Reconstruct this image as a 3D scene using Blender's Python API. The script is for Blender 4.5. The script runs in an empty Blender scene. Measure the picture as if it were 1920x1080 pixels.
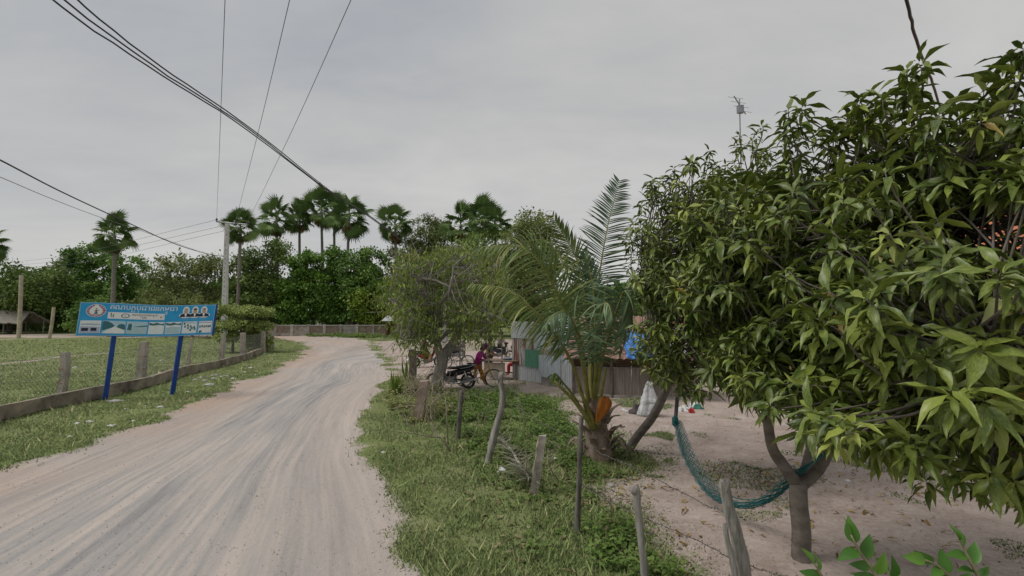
import bpy, bmesh, math, random
import numpy as np
from mathutils import Vector, Matrix

random.seed(7)
rng = np.random.default_rng(7)
SC = bpy.context.scene
COL = SC.collection
R = math.radians

# ------------------------------------------------------------------ camera, sky, sun, exposure
CAM_Z = 2.5
PITCH = R(3.22)
cd = bpy.data.cameras.new('camera'); cd.sensor_width = 36; cd.lens = 18.0
cd.clip_start = 0.05; cd.clip_end = 4000
cam = bpy.data.objects.new('camera', cd); COL.objects.link(cam)
cam.location = (0, 0, CAM_Z); cam.rotation_euler = (R(90) + PITCH, 0, 0)
SC.camera = cam

SUN_EL, SUN_AZ = R(55), R(262)          # azimuth clockwise from +Y: high, behind and left of the view
world = bpy.data.worlds.new('World'); SC.world = world; world.use_nodes = True
wn, wl = world.node_tree.nodes, world.node_tree.links
wn.clear()
def WN(t, **k):
    n = wn.new(t)
    for a, b in k.items(): setattr(n, a, b)
    return n
out = WN('ShaderNodeOutputWorld'); bg = WN('ShaderNodeBackground')
sky = WN('ShaderNodeTexSky', sky_type='NISHITA', sun_disc=False)
sky.sun_elevation = SUN_EL; sky.sun_rotation = SUN_AZ; sky.dust_density = 3.0
tc = WN('ShaderNodeTexCoord'); sep = WN('ShaderNodeSeparateXYZ')
wl.new(tc.outputs['Generated'], sep.inputs[0])
def wmath(op, a, b=None, clamp=False):
    n = WN('ShaderNodeMath', operation=op, use_clamp=clamp)
    for i, v in enumerate((a, b)):
        if v is None: continue
        if isinstance(v, (int, float)): n.inputs[i].default_value = v
        else: wl.new(v, n.inputs[i])
    return n.outputs[0]
zc = wmath('MAXIMUM', sep.outputs[2], 0.0)
zz = wmath('ADD', zc, 0.16)
cx_ = wmath('DIVIDE', sep.outputs[0], zz); cy_ = wmath('DIVIDE', sep.outputs[1], zz)
cmb = WN('ShaderNodeCombineXYZ'); wl.new(cx_, cmb.inputs[0]); wl.new(cy_, cmb.inputs[1])
def wnoise(scale, detail, rough, off):
    mp = WN('ShaderNodeMapping'); mp.inputs['Location'].default_value = off; mp.inputs['Scale'].default_value = (1, 1.6, 1)
    n = WN('ShaderNodeTexNoise'); n.inputs['Scale'].default_value = scale; n.inputs['Detail'].default_value = detail
    n.inputs['Roughness'].default_value = rough; n.inputs['Distortion'].default_value = 0.3
    wl.new(cmb.outputs[0], mp.inputs[0]); wl.new(mp.outputs[0], n.inputs['Vector']); return n.outputs[0]
na = wnoise(0.42, 5, 0.52, (3.1, 1.7, 0)); nb = wnoise(1.1, 7, 0.6, (7.0, 2.0, 4))
nm = wmath('ADD', wmath('MULTIPLY', na, 0.68), wmath('MULTIPLY', nb, 0.32))
rp = WN('ShaderNodeValToRGB'); e = rp.color_ramp.elements
e[0].position = 0.34; e[0].color = (0.315, 0.33, 0.352, 1)
e[1].position = 0.66; e[1].color = (0.505, 0.50, 0.485, 1)
q = e.new(0.50); q.color = (0.412, 0.410, 0.402, 1)
wl.new(nm, rp.inputs[0])
# a low band of thinner cloud all round the horizon
hz = wmath('SUBTRACT', 1.0, wmath('MULTIPLY', zc, 2.6), clamp=True)
hz = wmath('MULTIPLY', wmath('POWER', hz, 2.0), 0.55)
mh = WN('ShaderNodeMix', data_type='RGBA'); wl.new(hz, mh.inputs[0]); wl.new(rp.outputs[0], mh.inputs[6]); mh.inputs[7].default_value = (0.54, 0.54, 0.525, 1)
# the clear sky shines faintly through the overcast
sk = WN('ShaderNodeMix', data_type='RGBA', blend_type='MULTIPLY'); sk.inputs[0].default_value = 1
wl.new(sky.outputs[0], sk.inputs[6]); sk.inputs[7].default_value = (0.08, 0.08, 0.08, 1)
mx = WN('ShaderNodeMix', data_type='RGBA'); mx.inputs[0].default_value = 0.93
wl.new(sk.outputs[2], mx.inputs[6]); wl.new(mh.outputs[2], mx.inputs[7])
wl.new(mx.outputs[2], bg.inputs[0]); bg.inputs[1].default_value = 1.0
wl.new(bg.outputs[0], out.inputs[0])

sd_ = bpy.data.lights.new('sun', 'SUN'); sd_.energy = 1.5; sd_.angle = R(26); sd_.color = (1.0, 0.96, 0.9)
sun = bpy.data.objects.new('sun', sd_); COL.objects.link(sun)
sv = Vector((math.sin(SUN_AZ) * math.cos(SUN_EL), math.cos(SUN_AZ) * math.cos(SUN_EL), math.sin(SUN_EL)))
sun.rotation_euler = sv.to_track_quat('Z', 'Y').to_euler(); sun.location = (0, -20, 40)
SC.view_settings.view_transform = 'Standard'; SC.view_settings.look = 'None'
SC.view_settings.exposure = 0.35; SC.view_settings.gamma = 1.0; SC.view_settings.use_curve_mapping = False
SC.render.engine = 'CYCLES'
SC.cycles.max_bounces = 6; SC.cycles.diffuse_bounces = 3; SC.cycles.transmission_bounces = 4; SC.cycles.transparent_max_bounces = 4
SC.cycles.use_denoising = True

# ------------------------------------------------------------------ measuring helpers (photo is 1920 x 1080, focal length 960 px)
CP, SP = math.cos(PITCH), math.sin(PITCH)
def ray(px, py):
    x, u = (px - 960) / 960, (540 - py) / 960
    return np.array((x, CP - u * SP, SP + u * CP))
def G(px, py, z=0.0):
    d = ray(px, py); t = (z - CAM_Z) / d[2]
    return np.array((d[0] * t, d[1] * t, z))
def D(px, py, Y):
    d = ray(px, py); t = Y / d[1]
    return np.array((d[0] * t, Y, CAM_Z + d[2] * t))
def proj(P):
    P = np.asarray(P, float); x = P[..., 0]; y = P[..., 1]; z = P[..., 2] - CAM_Z
    f = y * CP + z * SP; u = -y * SP + z * CP
    f = np.where(f > 0.01, f, 0.01)
    return 960 + 960 * x / f, 540 - 960 * u / f, f

def vnoise(x, y, seed=0):
    x = np.asarray(x, float); y = np.asarray(y, float)
    xi = np.floor(x); yi = np.floor(y); fx = x - xi; fy = y - yi
    def h(a, b):
        s = np.sin(a * 127.1 + b * 311.7 + seed * 74.7) * 43758.5453
        return s - np.floor(s)
    fx = fx * fx * (3 - 2 * fx); fy = fy * fy * (3 - 2 * fy)
    return (h(xi, yi) * (1 - fx) + h(xi + 1, yi) * fx) * (1 - fy) + (h(xi, yi + 1) * (1 - fx) + h(xi + 1, yi + 1) * fx) * fy
def fbm(x, y, seed=0, o=4):
    s = 0; a = 0.5
    for i in range(o): s = s + a * vnoise(x * 2 ** i, y * 2 ** i, seed + i); a *= 0.5
    return s / (1 - 0.5 ** o)
def inside(P, poly):
    c = np.zeros(len(P), bool); n = len(poly)
    for i in range(n):
        a, b = poly[i], poly[(i + 1) % n]
        t = ((a[1] > P[:, 1]) != (b[1] > P[:, 1]))
        c ^= t & (P[:, 0] < (b[0] - a[0]) * (P[:, 1] - a[1]) / (b[1] - a[1] + 1e-12) + a[0])
    return c
def dist_line(P, line, closed=False):
    d = np.full(len(P), 1e9); n = len(line)
    for i in range(n if closed else n - 1):
        a = np.asarray(line[i][:2]); b = np.asarray(line[(i + 1) % n][:2]); ab = b - a
        t = np.clip(((P[:, :2] - a) @ ab) / (ab @ ab + 1e-12), 0, 1)
        d = np.minimum(d, np.hypot(*(P[:, :2] - a - t[:, None] * ab).T))
    return d
def sdist(P, poly):
    d = dist_line(P, poly, True); return np.where(inside(P, poly), d, -d)

# ------------------------------------------------------------------ mesh helpers
ORG = {}
def link(o): COL.objects.link(o); return o
def tag(o, label, cat=None, group=None, kind=None):
    if label: o['label'] = label
    if cat: o['category'] = cat
    if group: o['group'] = group
    if kind: o['kind'] = kind
    return o
def thing(name, label, cat, loc=(0, 0, 0), group=None, rz=0):
    o = link(bpy.data.objects.new(name, None)); o.empty_display_size = 0.2
    o.location = [float(v) for v in loc]; o.rotation_euler = (0, 0, rz); ORG[o.name] = np.array(loc, float)
    return tag(o, label, cat, group)
def meshdata(name, V, F, mat, smooth=False, rnd=None):
    me = bpy.data.meshes.new(name)
    V = np.asarray(V, np.float32)
    if isinstance(F, np.ndarray):
        k = F.shape[1]; n = len(F)
        me.vertices.add(len(V)); me.vertices.foreach_set('co', V.ravel())
        me.loops.add(n * k); me.loops.foreach_set('vertex_index', F.astype(np.int32).ravel())
        me.polygons.add(n); me.polygons.foreach_set('loop_start', np.arange(0, n * k, k, dtype=np.int32))
        me.polygons.foreach_set('loop_total', np.full(n, k, np.int32))
        me.update(calc_edges=True)
    else:
        me.from_pydata([tuple(map(float, v)) for v in V], [], F)
    if smooth: me.polygons.foreach_set('use_smooth', np.ones(len(me.polygons), bool))
    if rnd is not None:
        a = me.attributes.new('rnd', 'FLOAT', 'POINT'); a.data.foreach_set('value', np.asarray(rnd, np.float32))
    if mat is not None: me.materials.append(mat)
    return me
def obj(name, V, F, mat, parent=None, smooth=False, rnd=None, local=False):
    """one mesh object; V in world coordinates unless local"""
    V = np.asarray(V, float).reshape(-1, 3)
    if parent is not None and not local: V = V - ORG[parent.name]
    o = link(bpy.data.objects.new(name, meshdata(name, V, F, mat, smooth, rnd)))
    if parent is not None:
        o.parent = parent; ORG[o.name] = ORG[parent.name]
    else: ORG[o.name] = np.zeros(3)
    return o
def inst(name, me, mtx, parent=None):
    o = link(bpy.data.objects.new(name, me)); 
    if parent is not None:
        o.parent = parent; ORG[o.name] = ORG[parent.name]
        mtx = Matrix.Translation(-Vector(ORG[parent.name])) @ mtx
    o.matrix_local = mtx
    return o
def join(*ms):
    V = []; F = []; k = 0
    for v, f in ms:
        v = np.asarray(v, float).reshape(-1, 3); V.append(v)
        F += [tuple(int(i) + k for i in q) for q in f]; k += len(v)
    return np.concatenate(V), F
def unit(v):
    v = np.asarray(v, float); return v / (np.linalg.norm(v) + 1e-12)
def box(c, s, rz=0, tilt=None, taper=1.0):
    x, y, z = s[0] / 2, s[1] / 2, s[2] / 2
    V = np.array([(-x, -y, -z), (x, -y, -z), (x, y, -z), (-x, y, -z), (-x * taper, -y * taper, z), (x * taper, -y * taper, z), (x * taper, y * taper, z), (-x * taper, y * taper, z)])
    m = Matrix.Rotation(rz, 3, 'Z')
    if tilt: m = m @ Matrix.Rotation(tilt[1], 3, 'Y') @ Matrix.Rotation(tilt[0], 3, 'X')
    V = V @ np.array(m).T + np.asarray(c, float)
    return V, [(0, 3, 2, 1), (4, 5, 6, 7), (0, 1, 5, 4), (1, 2, 6, 5), (2, 3, 7, 6), (3, 0, 4, 7)]
def tube(pts, r, n=6, cap=True):
    pts = np.asarray(pts, float); k = len(pts); r = np.broadcast_to(np.asarray(r, float), (k,))
    T = np.gradient(pts, axis=0); T /= np.linalg.norm(T, axis=1)[:, None] + 1e-12
    ref = np.array((0, 0, 1.0)) if abs(T[:, 2]).mean() < 0.8 else np.array((1.0, 0, 0))
    A = np.cross(T, ref); A /= np.linalg.norm(A, axis=1)[:, None] + 1e-12
    B = np.cross(T, A); th = np.arange(n) * 2 * np.pi / n
    V = pts[:, None] + r[:, None, None] * (np.cos(th)[None, :, None] * A[:, None] + np.sin(th)[None, :, None] * B[:, None])
    F = [(i * n + j, i * n + (j + 1) % n, (i + 1) * n + (j + 1) % n, (i + 1) * n + j) for i in range(k - 1) for j in range(n)]
    if cap: F += [tuple(range(n))[::-1], tuple((k - 1) * n + j for j in range(n))]
    return V.reshape(-1, 3), F
def tubes(lines, n=5):
    return join(*[tube(p, r, n) for p, r in lines])
def bez(p, n=12):
    """smooth curve through points (Catmull-Rom)"""
    p = [np.asarray(q, float) for q in p]; p = [2 * p[0] - p[1]] + p + [2 * p[-1] - p[-2]]
    o = []
    m = len(p) - 3
    for t in np.linspace(0, m - 1e-6, n):
        i = int(t); f = t - i; a, b, c, d = p[i:i + 4]
        o.append(0.5 * (2 * b + (c - a) * f + (2 * a - 5 * b + 4 * c - d) * f * f + (3 * b - a - 3 * c + d) * f ** 3))
    return np.array(o)
def ball(c, r, n=10, m=7, jit=0.0):
    r = np.broadcast_to(np.asarray(r, float), (3,)); V = [(0, 0, 1)]; F = []
    for i in range(1, m):
        a = math.pi * i / m
        for j in range(n): V.append((math.sin(a) * math.cos(2 * math.pi * j / n), math.sin(a) * math.sin(2 * math.pi * j / n), math.cos(a)))
    V.append((0, 0, -1)); L = len(V) - 1
    for j in range(n):
        F.append((0, 1 + j, 1 + (j + 1) % n)); F.append((L, L - n + (j + 1) % n, L - n + j))
        for i in range(m - 2): F.append((1 + i * n + j, 1 + (i + 1) * n + j, 1 + (i + 1) * n + (j + 1) % n, 1 + i * n + (j + 1) % n))
    V = np.array(V)
    if jit: V = V * (1 + jit * (rng.random((len(V), 1)) - 0.5) * 2)
    return V * r + np.asarray(c, float), F
def ring(c, Rr, r, axis=(0, 1, 0), n=24, m=6, sx=1.0):
    a = unit(axis); u = unit(np.cross(a, (0, 0, 1) if abs(a[2]) < 0.9 else (1, 0, 0))); w = np.cross(a, u); V = []; F = []
    for i in range(n):
        t = 2 * math.pi * i / n; d = math.cos(t) * u + math.sin(t) * w
        for j in range(m):
            s = 2 * math.pi * j / m
            V.append(np.asarray(c) + d * (Rr + r * math.cos(s)) + a * r * sx * math.sin(s))
            F.append((i * m + j, ((i + 1) % n) * m + j, ((i + 1) % n) * m + (j + 1) % m, i * m + (j + 1) % m))
    return V, F
def sheet(P):
    """grid of points (a,b,3) to quads"""
    P = np.asarray(P, float); a, b = P.shape[:2]
    return P.reshape(-1, 3), [(i * b + j, i * b + j + 1, (i + 1) * b + j + 1, (i + 1) * b + j) for i in range(a - 1) for j in range(b - 1)]
def slab(P, N, t):
    """sheet with thickness t along N"""
    V, F = sheet(P); a, b = np.asarray(P).shape[:2]; n = len(V)
    V2 = V + np.asarray(N) * t
    edge = [i * b for i in range(a)] + [(a - 1) * b + j for j in range(1, b)] + [i * b + b - 1 for i in range(a - 2, -1, -1)] + [j for j in range(b - 2, 0, -1)]
    F2 = [tuple(i + n for i in f[::-1]) for f in F]
    S = [(edge[i], edge[(i + 1) % len(edge)], edge[(i + 1) % len(edge)] + n, edge[i] + n) for i in range(len(edge))]
    return np.concatenate([V, V2]), F + F2 + S
def frames(dirs, ups):
    x = dirs / (np.linalg.norm(dirs, axis=1)[:, None] + 1e-9)
    z = ups - (ups * x).sum(1)[:, None] * x; z /= np.linalg.norm(z, axis=1)[:, None] + 1e-9
    return np.stack([x, np.cross(z, x), z], axis=2)
def stamp(tv, tf, fr, pos, scale, rnd=None):
    """template tv (k,3), tf (m,q) stamped n times"""
    tv = np.asarray(tv, float); tf = np.asarray(tf); n = len(pos)
    scale = np.asarray(scale, float)
    if scale.ndim == 1: scale = np.stack([scale] * 3, 1)
    V = np.einsum('nij,nkj->nki', fr, tv[None] * scale[:, None, :]) + np.asarray(pos)[:, None]
    F = (tf[None] + (np.arange(n) * len(tv))[:, None, None]).reshape(-1, tf.shape[1])
    return V.reshape(-1, 3), F, (np.repeat(rnd, len(tv)) if rnd is not None else None)
def rdir(n):
    v = rng.normal(size=(n, 3)); return v / np.linalg.norm(v, axis=1)[:, None]

# ------------------------------------------------------------------ materials
MATS = {}
def newmat(name):
    m = bpy.data.materials.new(name); m.use_nodes = True; nt = m.node_tree; nt.nodes.clear()
    o = nt.nodes.new('ShaderNodeOutputMaterial'); MATS[name] = m; return m, nt, o
def nd(nt, t, **k):
    n = nt.nodes.new(t)
    for a, b in k.items(): setattr(n, a, b)
    return n
def ramp(nt, fac, stops):
    n = nd(nt, 'ShaderNodeValToRGB'); e = n.color_ramp.elements
    e[0].position, e[0].color = stops[0][0], (*stops[0][1], 1)
    e[1].position, e[1].color = stops[-1][0], (*stops[-1][1], 1)
    for p, c in stops[1:-1]: q = e.new(p); q.color = (*c, 1)
    nt.links.new(fac, n.inputs[0]); return n.outputs[0]
def noise(nt, scale, detail=4, rough=0.55, vec=None, dist=0.0, stretch=None):
    n = nd(nt, 'ShaderNodeTexNoise'); n.inputs['Scale'].default_value = scale; n.inputs['Detail'].default_value = detail
    n.inputs['Roughness'].default_value = rough; n.inputs['Distortion'].default_value = dist
    if vec is None: vec = nd(nt, 'ShaderNodeTexCoord').outputs['Object']
    if stretch:
        mp = nd(nt, 'ShaderNodeMapping'); mp.inputs['Scale'].default_value = stretch; nt.links.new(vec, mp.inputs[0]); vec = mp.outputs[0]
    nt.links.new(vec, n.inputs['Vector']); return n.outputs[0]
def nmath(nt, op, a, b=None, clamp=False):
    n = nd(nt, 'ShaderNodeMath', operation=op, use_clamp=clamp)
    for i, v in enumerate((a, b)):
        if v is None: continue
        if isinstance(v, (int, float)): n.inputs[i].default_value = v
        else: nt.links.new(v, n.inputs[i])
    return n.outputs[0]
def nmix(nt, f, a, b):
    n = nd(nt, 'ShaderNodeMix', data_type='RGBA')
    for i, v in ((0, f), (6, a), (7, b)):
        if isinstance(v, (int, float)): n.inputs[i].default_value = v
        elif isinstance(v, tuple): n.inputs[i].default_value = (*v, 1)
        else: nt.links.new(v, n.inputs[i])
    return n.outputs[2]
def pbsdf(nt, o, col, rough=0.8, metal=0.0, spec=0.3, bump=None, bstr=0.3, bdist=0.02):
    p = nd(nt, 'ShaderNodeBsdfPrincipled'); p.inputs['Roughness'].default_value = rough; p.inputs['Metallic'].default_value = metal
    p.inputs['Specular IOR Level'].default_value = spec
    if isinstance(col, tuple): p.inputs['Base Color'].default_value = (*col, 1)
    else: nt.links.new(col, p.inputs['Base Color'])
    if bump is not None:
        b = nd(nt, 'ShaderNodeBump'); b.inputs['Strength'].default_value = bstr; b.inputs['Distance'].default_value = bdist
        nt.links.new(bump, b.inputs['Height']); nt.links.new(b.outputs[0], p.inputs['Normal'])
    nt.links.new(p.outputs[0], o.inputs[0]); return p
def mat(name, c1, c2=None, scale=6.0, rough=0.8, metal=0.0, spec=0.3, stretch=None, bump=0.3, detail=5, lo=0.35, hi=0.65, c3=None):
    """plain procedural material: two or three tones through a noise, with the same noise as relief"""
    if name in MATS: return MATS[name]
    m, nt, o = newmat(name)
    if c2 is None: c2 = tuple(min(1, v * 1.25 + 0.004) for v in c1)
    n = noise(nt, scale, detail, 0.6, stretch=stretch)
    st = [(lo, c1), (hi, c2)] if c3 is None else [(lo, c1), ((lo + hi) / 2, c2), (hi, c3)]
    pbsdf(nt, o, ramp(nt, n, st), rough, metal, spec, n, bump, 0.02); return m
def leafmat(name, stops, rough=0.5, trans=0.22, spec=0.22, upn=False, gain=1.0):
    if name in MATS: return MATS[name]
    stops = [(p, (c[0] * 1.6 * gain, c[1] * 1.68 * gain, c[2] * 1.35 * gain)) for p, c in stops]
    m, nt, o = newmat(name)
    a = nd(nt, 'ShaderNodeAttribute', attribute_name='rnd')
    c = ramp(nt, a.outputs['Fac'], stops)
    n = noise(nt, 9.0, 3); c = nmix(nt, nmath(nt, 'MULTIPLY', nmath(nt, 'SUBTRACT', n, 0.42, True), 0.9), c, tuple(v * 1.6 + 0.006 for v in stops[len(stops) // 2][1]))
    p = pbsdf(nt, o, c, rough, 0, spec)
    if upn:
        cv = nd(nt, 'ShaderNodeCombineXYZ'); cv.inputs[2].default_value = 1.0; nt.links.new(cv.outputs[0], p.inputs['Normal'])
    t = nd(nt, 'ShaderNodeBsdfTranslucent'); nt.links.new(c, t.inputs[0]); mxs = nd(nt, 'ShaderNodeMixShader'); mxs.inputs[0].default_value = trans
    nt.links.new(p.outputs[0], mxs.inputs[1]); nt.links.new(t.outputs[0], mxs.inputs[2]); nt.links.new(mxs.outputs[0], o.inputs[0]); return m

# leaf templates (x along the leaf, z up)
T4 = (np.array([(0, 0, 0), (0.45, 0.5, 0.06), (1, 0, -0.05), (0.45, -0.5, 0.06)]), np.array([(0, 3, 2, 1)]))
T6 = (np.array([(0, 0, 0), (0.35, 0.5, 0.10), (0.75, 0.38, 0.02), (1, 0, -0.18), (0.75, -0.38, 0.02), (0.35, -0.5, 0.10), (0.4, 0, 0.02), (0.75, 0, -0.05)]),
      np.array([(0, 6, 1, 1), (1, 6, 7, 2), (2, 7, 3, 3), (0, 5, 6, 6), (5, 4, 7, 6), (4, 3, 7, 7)]))
T6 = (T6[0], np.array([(0, 6, 1), (1, 6, 7), (1, 7, 2), (2, 7, 3), (0, 5, 6), (5, 4, 7), (5, 7, 6), (4, 3, 7)]))
def lance(bend=0.25, fold=0.25, wave=0.08, st=6, seed=0, prof=None):
    """long lanceolate leaf, length 1, half width 0.5 (scaled later), rib folded, tip drooping"""
    V = []; F = []; r = random.Random(seed); ph = r.random() * 6
    for i in range(st + 1):
        t = i / st; w = 0.5 * math.sin(math.pi * min(1, t ** 0.8 * 0.985 + 0.015)) if prof is None else 0.5 * prof(t); w = max(w, 0.02)
        z = -bend * t * t; x = t * (1 - 0.25 * bend * t)
        V += [(x, w, z + fold * w * 0.35 + wave * w * math.sin(ph + t * 9)), (x, 0, z), (x, -w, z + fold * w * 0.35 + wave * w * math.sin(ph + 2 + t * 8))]
    for i in range(st):
        a = i * 3
        F += [(a, a + 1, a + 4, a + 3), (a + 1, a + 2, a + 5, a + 4)]
    return np.array(V), np.array(F)

# ------------------------------------------------------------------ ground, road, yard (one continuous terrain cut into its three surfaces)
g2 = lambda *pp: [tuple(G(*p)[:2]) for p in pp]
road_left = [(-7.0, -30.0), (-7.6, -6.0), (-8.0, 4.0)] + g2((0, 885), (150, 835), (300, 785), (400, 745), (480, 710), (540, 680), (568, 662), (572, 650), (556, 640), (520, 634)) + [(-45, 62), (-120, 64)]
road_far = [(-120, 73.5), (-45, 73)] + g2((530, 628), (600, 630), (660, 634), (698, 641))
road_right = g2((722, 680), (735, 712), (700, 725), (675, 755), (668, 790), (680, 860), (720, 930), (760, 1010), (795, 1080)) + [(1.6, 0.0), (3.6, -6.0), (10, -30)]
ROAD = road_left + road_far + road_right
YARD = g2((735, 712), (722, 680), (698, 641), (760, 636.5)) + [(4, 58), (30, 56), (70, 52), (70, -30), (12, -30), (5.0, -6), (3.0, 1.5)] + \
       g2((1310, 1080), (1230, 1030), (1150, 965), (1110, 915), (1190, 885), (1185, 850), (1150, 815), (1105, 800), (1040, 765), (1075, 750), (1010, 741), (950, 735), (860, 735), (790, 727), (760, 722))
LPATHS = [[tuple(G(*p)[:2]) for p in l] for l in ([(-60, 688), (0, 683), (60, 676), (110, 670), (200, 662)], [(-40, 640), (40, 634), (65, 632)], [(85, 633), (110, 634), (150, 632)], [(0, 622), (90, 622), (150, 624)])]
def spacing(lo, hi, d0, k):
    o = [lo]
    while o[-1] < hi: o.append(o[-1] + max(d0, k * abs(o[-1])))
    return np.array(o)
ys = np.concatenate([np.linspace(-30, 1.5, 14)[:-1], spacing(1.5, 900, 0.09, 0.0155)])
xp = spacing(0, 900, 0.11, 0.028); xs = np.concatenate([-xp[:0:-1], xp])
def road_height(P): return -0.03
def gheight(x, y):
    h = 0.09 * (fbm(x * 0.25, y * 0.25, 3, 3) - 0.5) + 0.05 * (fbm(x * 1.7, y * 1.7, 9, 3) - 0.5)
    return h * np.clip(60 / (np.hypot(x, y) + 1), 0, 1)
X, Y = np.meshgrid(xs, ys); P = np.stack([X.ravel(), Y.ravel()], 1)
def masks(P):
    w = (fbm(P[:, 0] * 0.9, P[:, 1] * 0.9, 21, 4) - 0.5) * 1.3 * np.clip(P[:, 1] / 9, 0.5, 2.5)
    return sdist(P, ROAD) + w * 0.8, sdist(P, YARD) + w
sr, sy = masks(P)
dl = dist_line(P, road_left); dr = dist_line(P, road_right + [(0, 0)][:0])
u = dl / (dl + dr + 1e-6)
H = gheight(P[:, 0], P[:, 1])
onroad = np.clip(0.5 + sr / 1.2, 0, 1)
rut = (fbm(u * 16, P[:, 1] * 0.05, 5, 3) - 0.5) * 0.085 + (fbm(P[:, 0] * 1.6, P[:, 1] * 1.1, 15, 3) - 0.5) * 0.03
edge = 0.06 * np.exp(-((sr + 0.25) / 0.5) ** 2)
H = H * (1 - 0.6 * onroad) + (rut - 0.03) * onroad + edge * (1 - np.clip(0.5 + sy / 1.0, 0, 1))
H = H + np.clip(0.5 + sy / 1.0, 0, 1) * 0.05 * (fbm(P[:, 0] * 2.6, P[:, 1] * 2.6, 44, 3) - 0.5) * np.clip(1.4 - P[:, 1] / 20, 0, 1)
HG = H.reshape(X.shape)
V = np.stack([P[:, 0], P[:, 1], H], 1)
nx = len(xs); ii, jj = np.meshgrid(np.arange(len(ys) - 1), np.arange(nx - 1), indexing='ij')
a = (ii * nx + jj).ravel(); F = np.stack([a, a + 1, a + nx + 1, a + nx], 1)
pathd = np.min([dist_line(P, l) for l in LPATHS], axis=0)
sandm = np.clip(np.maximum(0.5 + sy / 0.9, 0.95 - pathd / (0.35 + 0.01 * np.hypot(P[:, 0], P[:, 1]))), 0, 1)
roadm = np.clip(0.5 + sr / 0.9, 0, 1)
def hat(x, y):
    """terrain height at points"""
    x = np.atleast_1d(x); y = np.atleast_1d(y)
    i = np.clip(np.searchsorted(ys, y) - 1, 0, len(ys) - 2); j = np.clip(np.searchsorted(xs, x) - 1, 0, nx - 2)
    fy = np.clip((y - ys[i]) / (ys[i + 1] - ys[i]), 0, 1); fx = np.clip((x - xs[j]) / (xs[j + 1] - xs[j]), 0, 1)
    return (HG[i, j] * (1 - fx) + HG[i, j + 1] * fx) * (1 - fy) + (HG[i + 1, j] * (1 - fx) + HG[i + 1, j + 1] * fx) * fy
def on(p, dz=0.0):
    return np.array((p[0], p[1], float(hat(p[0], p[1])[0]) + dz))
def GP(px, py, dz=0.0): return on(G(px, py), dz)

m, nt, o = newmat('earth')
at = lambda n: nd(nt, 'ShaderNodeAttribute', attribute_name=n).outputs['Fac']
oc = nd(nt, 'ShaderNodeTexCoord').outputs['Object']
n_big = noise(nt, 0.22, 5, 0.55, oc); n_mid = noise(nt, 1.6, 6, 0.6, oc); n_fine = noise(nt, 14, 5, 0.65, oc); n_grit = noise(nt, 70, 3, 0.7, oc)
cmbn = nd(nt, 'ShaderNodeCombineXYZ'); nt.links.new(nmath(nt, 'MULTIPLY', at('u'), 11.0), cmbn.inputs[0])
sepn = nd(nt, 'ShaderNodeSeparateXYZ'); nt.links.new(oc, sepn.inputs[0]); nt.links.new(nmath(nt, 'MULTIPLY', sepn.outputs[1], 0.085), cmbn.inputs[1])
streak = noise(nt, 1.0, 7, 0.68, cmbn.outputs[0], 0.2)
cmb2 = nd(nt, 'ShaderNodeCombineXYZ'); nt.links.new(nmath(nt, 'MULTIPLY', at('u'), 60.0), cmb2.inputs[0]); nt.links.new(nmath(nt, 'MULTIPLY', sepn.outputs[1], 0.35), cmb2.inputs[1])
streak2 = noise(nt, 1.0, 4, 0.6, cmb2.outputs[0], 0.1)
stk = nmath(nt, 'ADD', nmath(nt, 'MULTIPLY', streak, 0.58), nmath(nt, 'MULTIPLY', streak2, 0.42))
roadc = ramp(nt, stk, [(0.385, (0.225, 0.228, 0.238)), (0.465, (0.325, 0.318, 0.315)), (0.535, (0.425, 0.39, 0.365)), (0.62, (0.54, 0.47, 0.42))])
edger = nmath(nt, 'SUBTRACT', at('u'), 0.62, True)
roadc = nmix(nt, nmath(nt, 'MULTIPLY', edger, 1.5), roadc, (0.50, 0.41, 0.36))
edgeo = nmath(nt, 'SUBTRACT', 0.42, at('u'), True)
roadc = nmix(nt, nmath(nt, 'MULTIPLY', edgeo, 1.1), roadc, (0.49, 0.395, 0.335))
roadc = nmix(nt, nmath(nt, 'MULTIPLY', nmath(nt, 'MULTIPLY', edgeo, 2.0), ramp(nt, n_big, [(0.40, (0, 0, 0)), (0.62, (1, 1, 1))])), roadc, (0.47, 0.315, 0.225))
roadc = nmix(nt, nmath(nt, 'MULTIPLY', n_grit, 0.45), roadc, nmix(nt, n_fine, (0.22, 0.20, 0.19), (0.56, 0.50, 0.46)))
sandc = ramp(nt, n_mid, [(0.28, (0.29, 0.225, 0.195)), (0.5, (0.42, 0.345, 0.31)), (0.72, (0.53, 0.455, 0.415))])
sandc = nmix(nt, nmath(nt, 'MULTIPLY', n_fine, 0.55), sandc, ramp(nt, n_fine, [(0.38, (0.22, 0.165, 0.14)), (0.66, (0.57, 0.49, 0.445))]))
grassc = ramp(nt, nmath(nt, 'ADD', nmath(nt, 'MULTIPLY', n_mid, 0.5), nmath(nt, 'MULTIPLY', n_fine, 0.5)), [(0.30, (0.10, 0.135, 0.045)), (0.46, (0.165, 0.205, 0.075)), (0.60, (0.215, 0.23, 0.11)), (0.74, (0.33, 0.285, 0.21))])
grassc = nmix(nt, ramp(nt, n_big, [(0.45, (0, 0, 0)), (0.75, (0.7, 0.7, 0.7))]), grassc, (0.235, 0.235, 0.135))
def sharp(mk, amt): 
    s = nmath(nt, 'ADD', mk, nmath(nt, 'MULTIPLY', nmath(nt, 'SUBTRACT', nmath(nt, 'ADD', nmath(nt, 'MULTIPLY', n_mid, 0.5), nmath(nt, 'MULTIPLY', n_fine, 0.5)), 0.5), amt))
    return ramp(nt, s, [(0.40, (0, 0, 0)), (0.60, (1, 1, 1))])
c = nmix(nt, sharp(at('sand'), 1.6), grassc, sandc)
c = nmix(nt, sharp(at('road'), 1.0), c, roadc)
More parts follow.
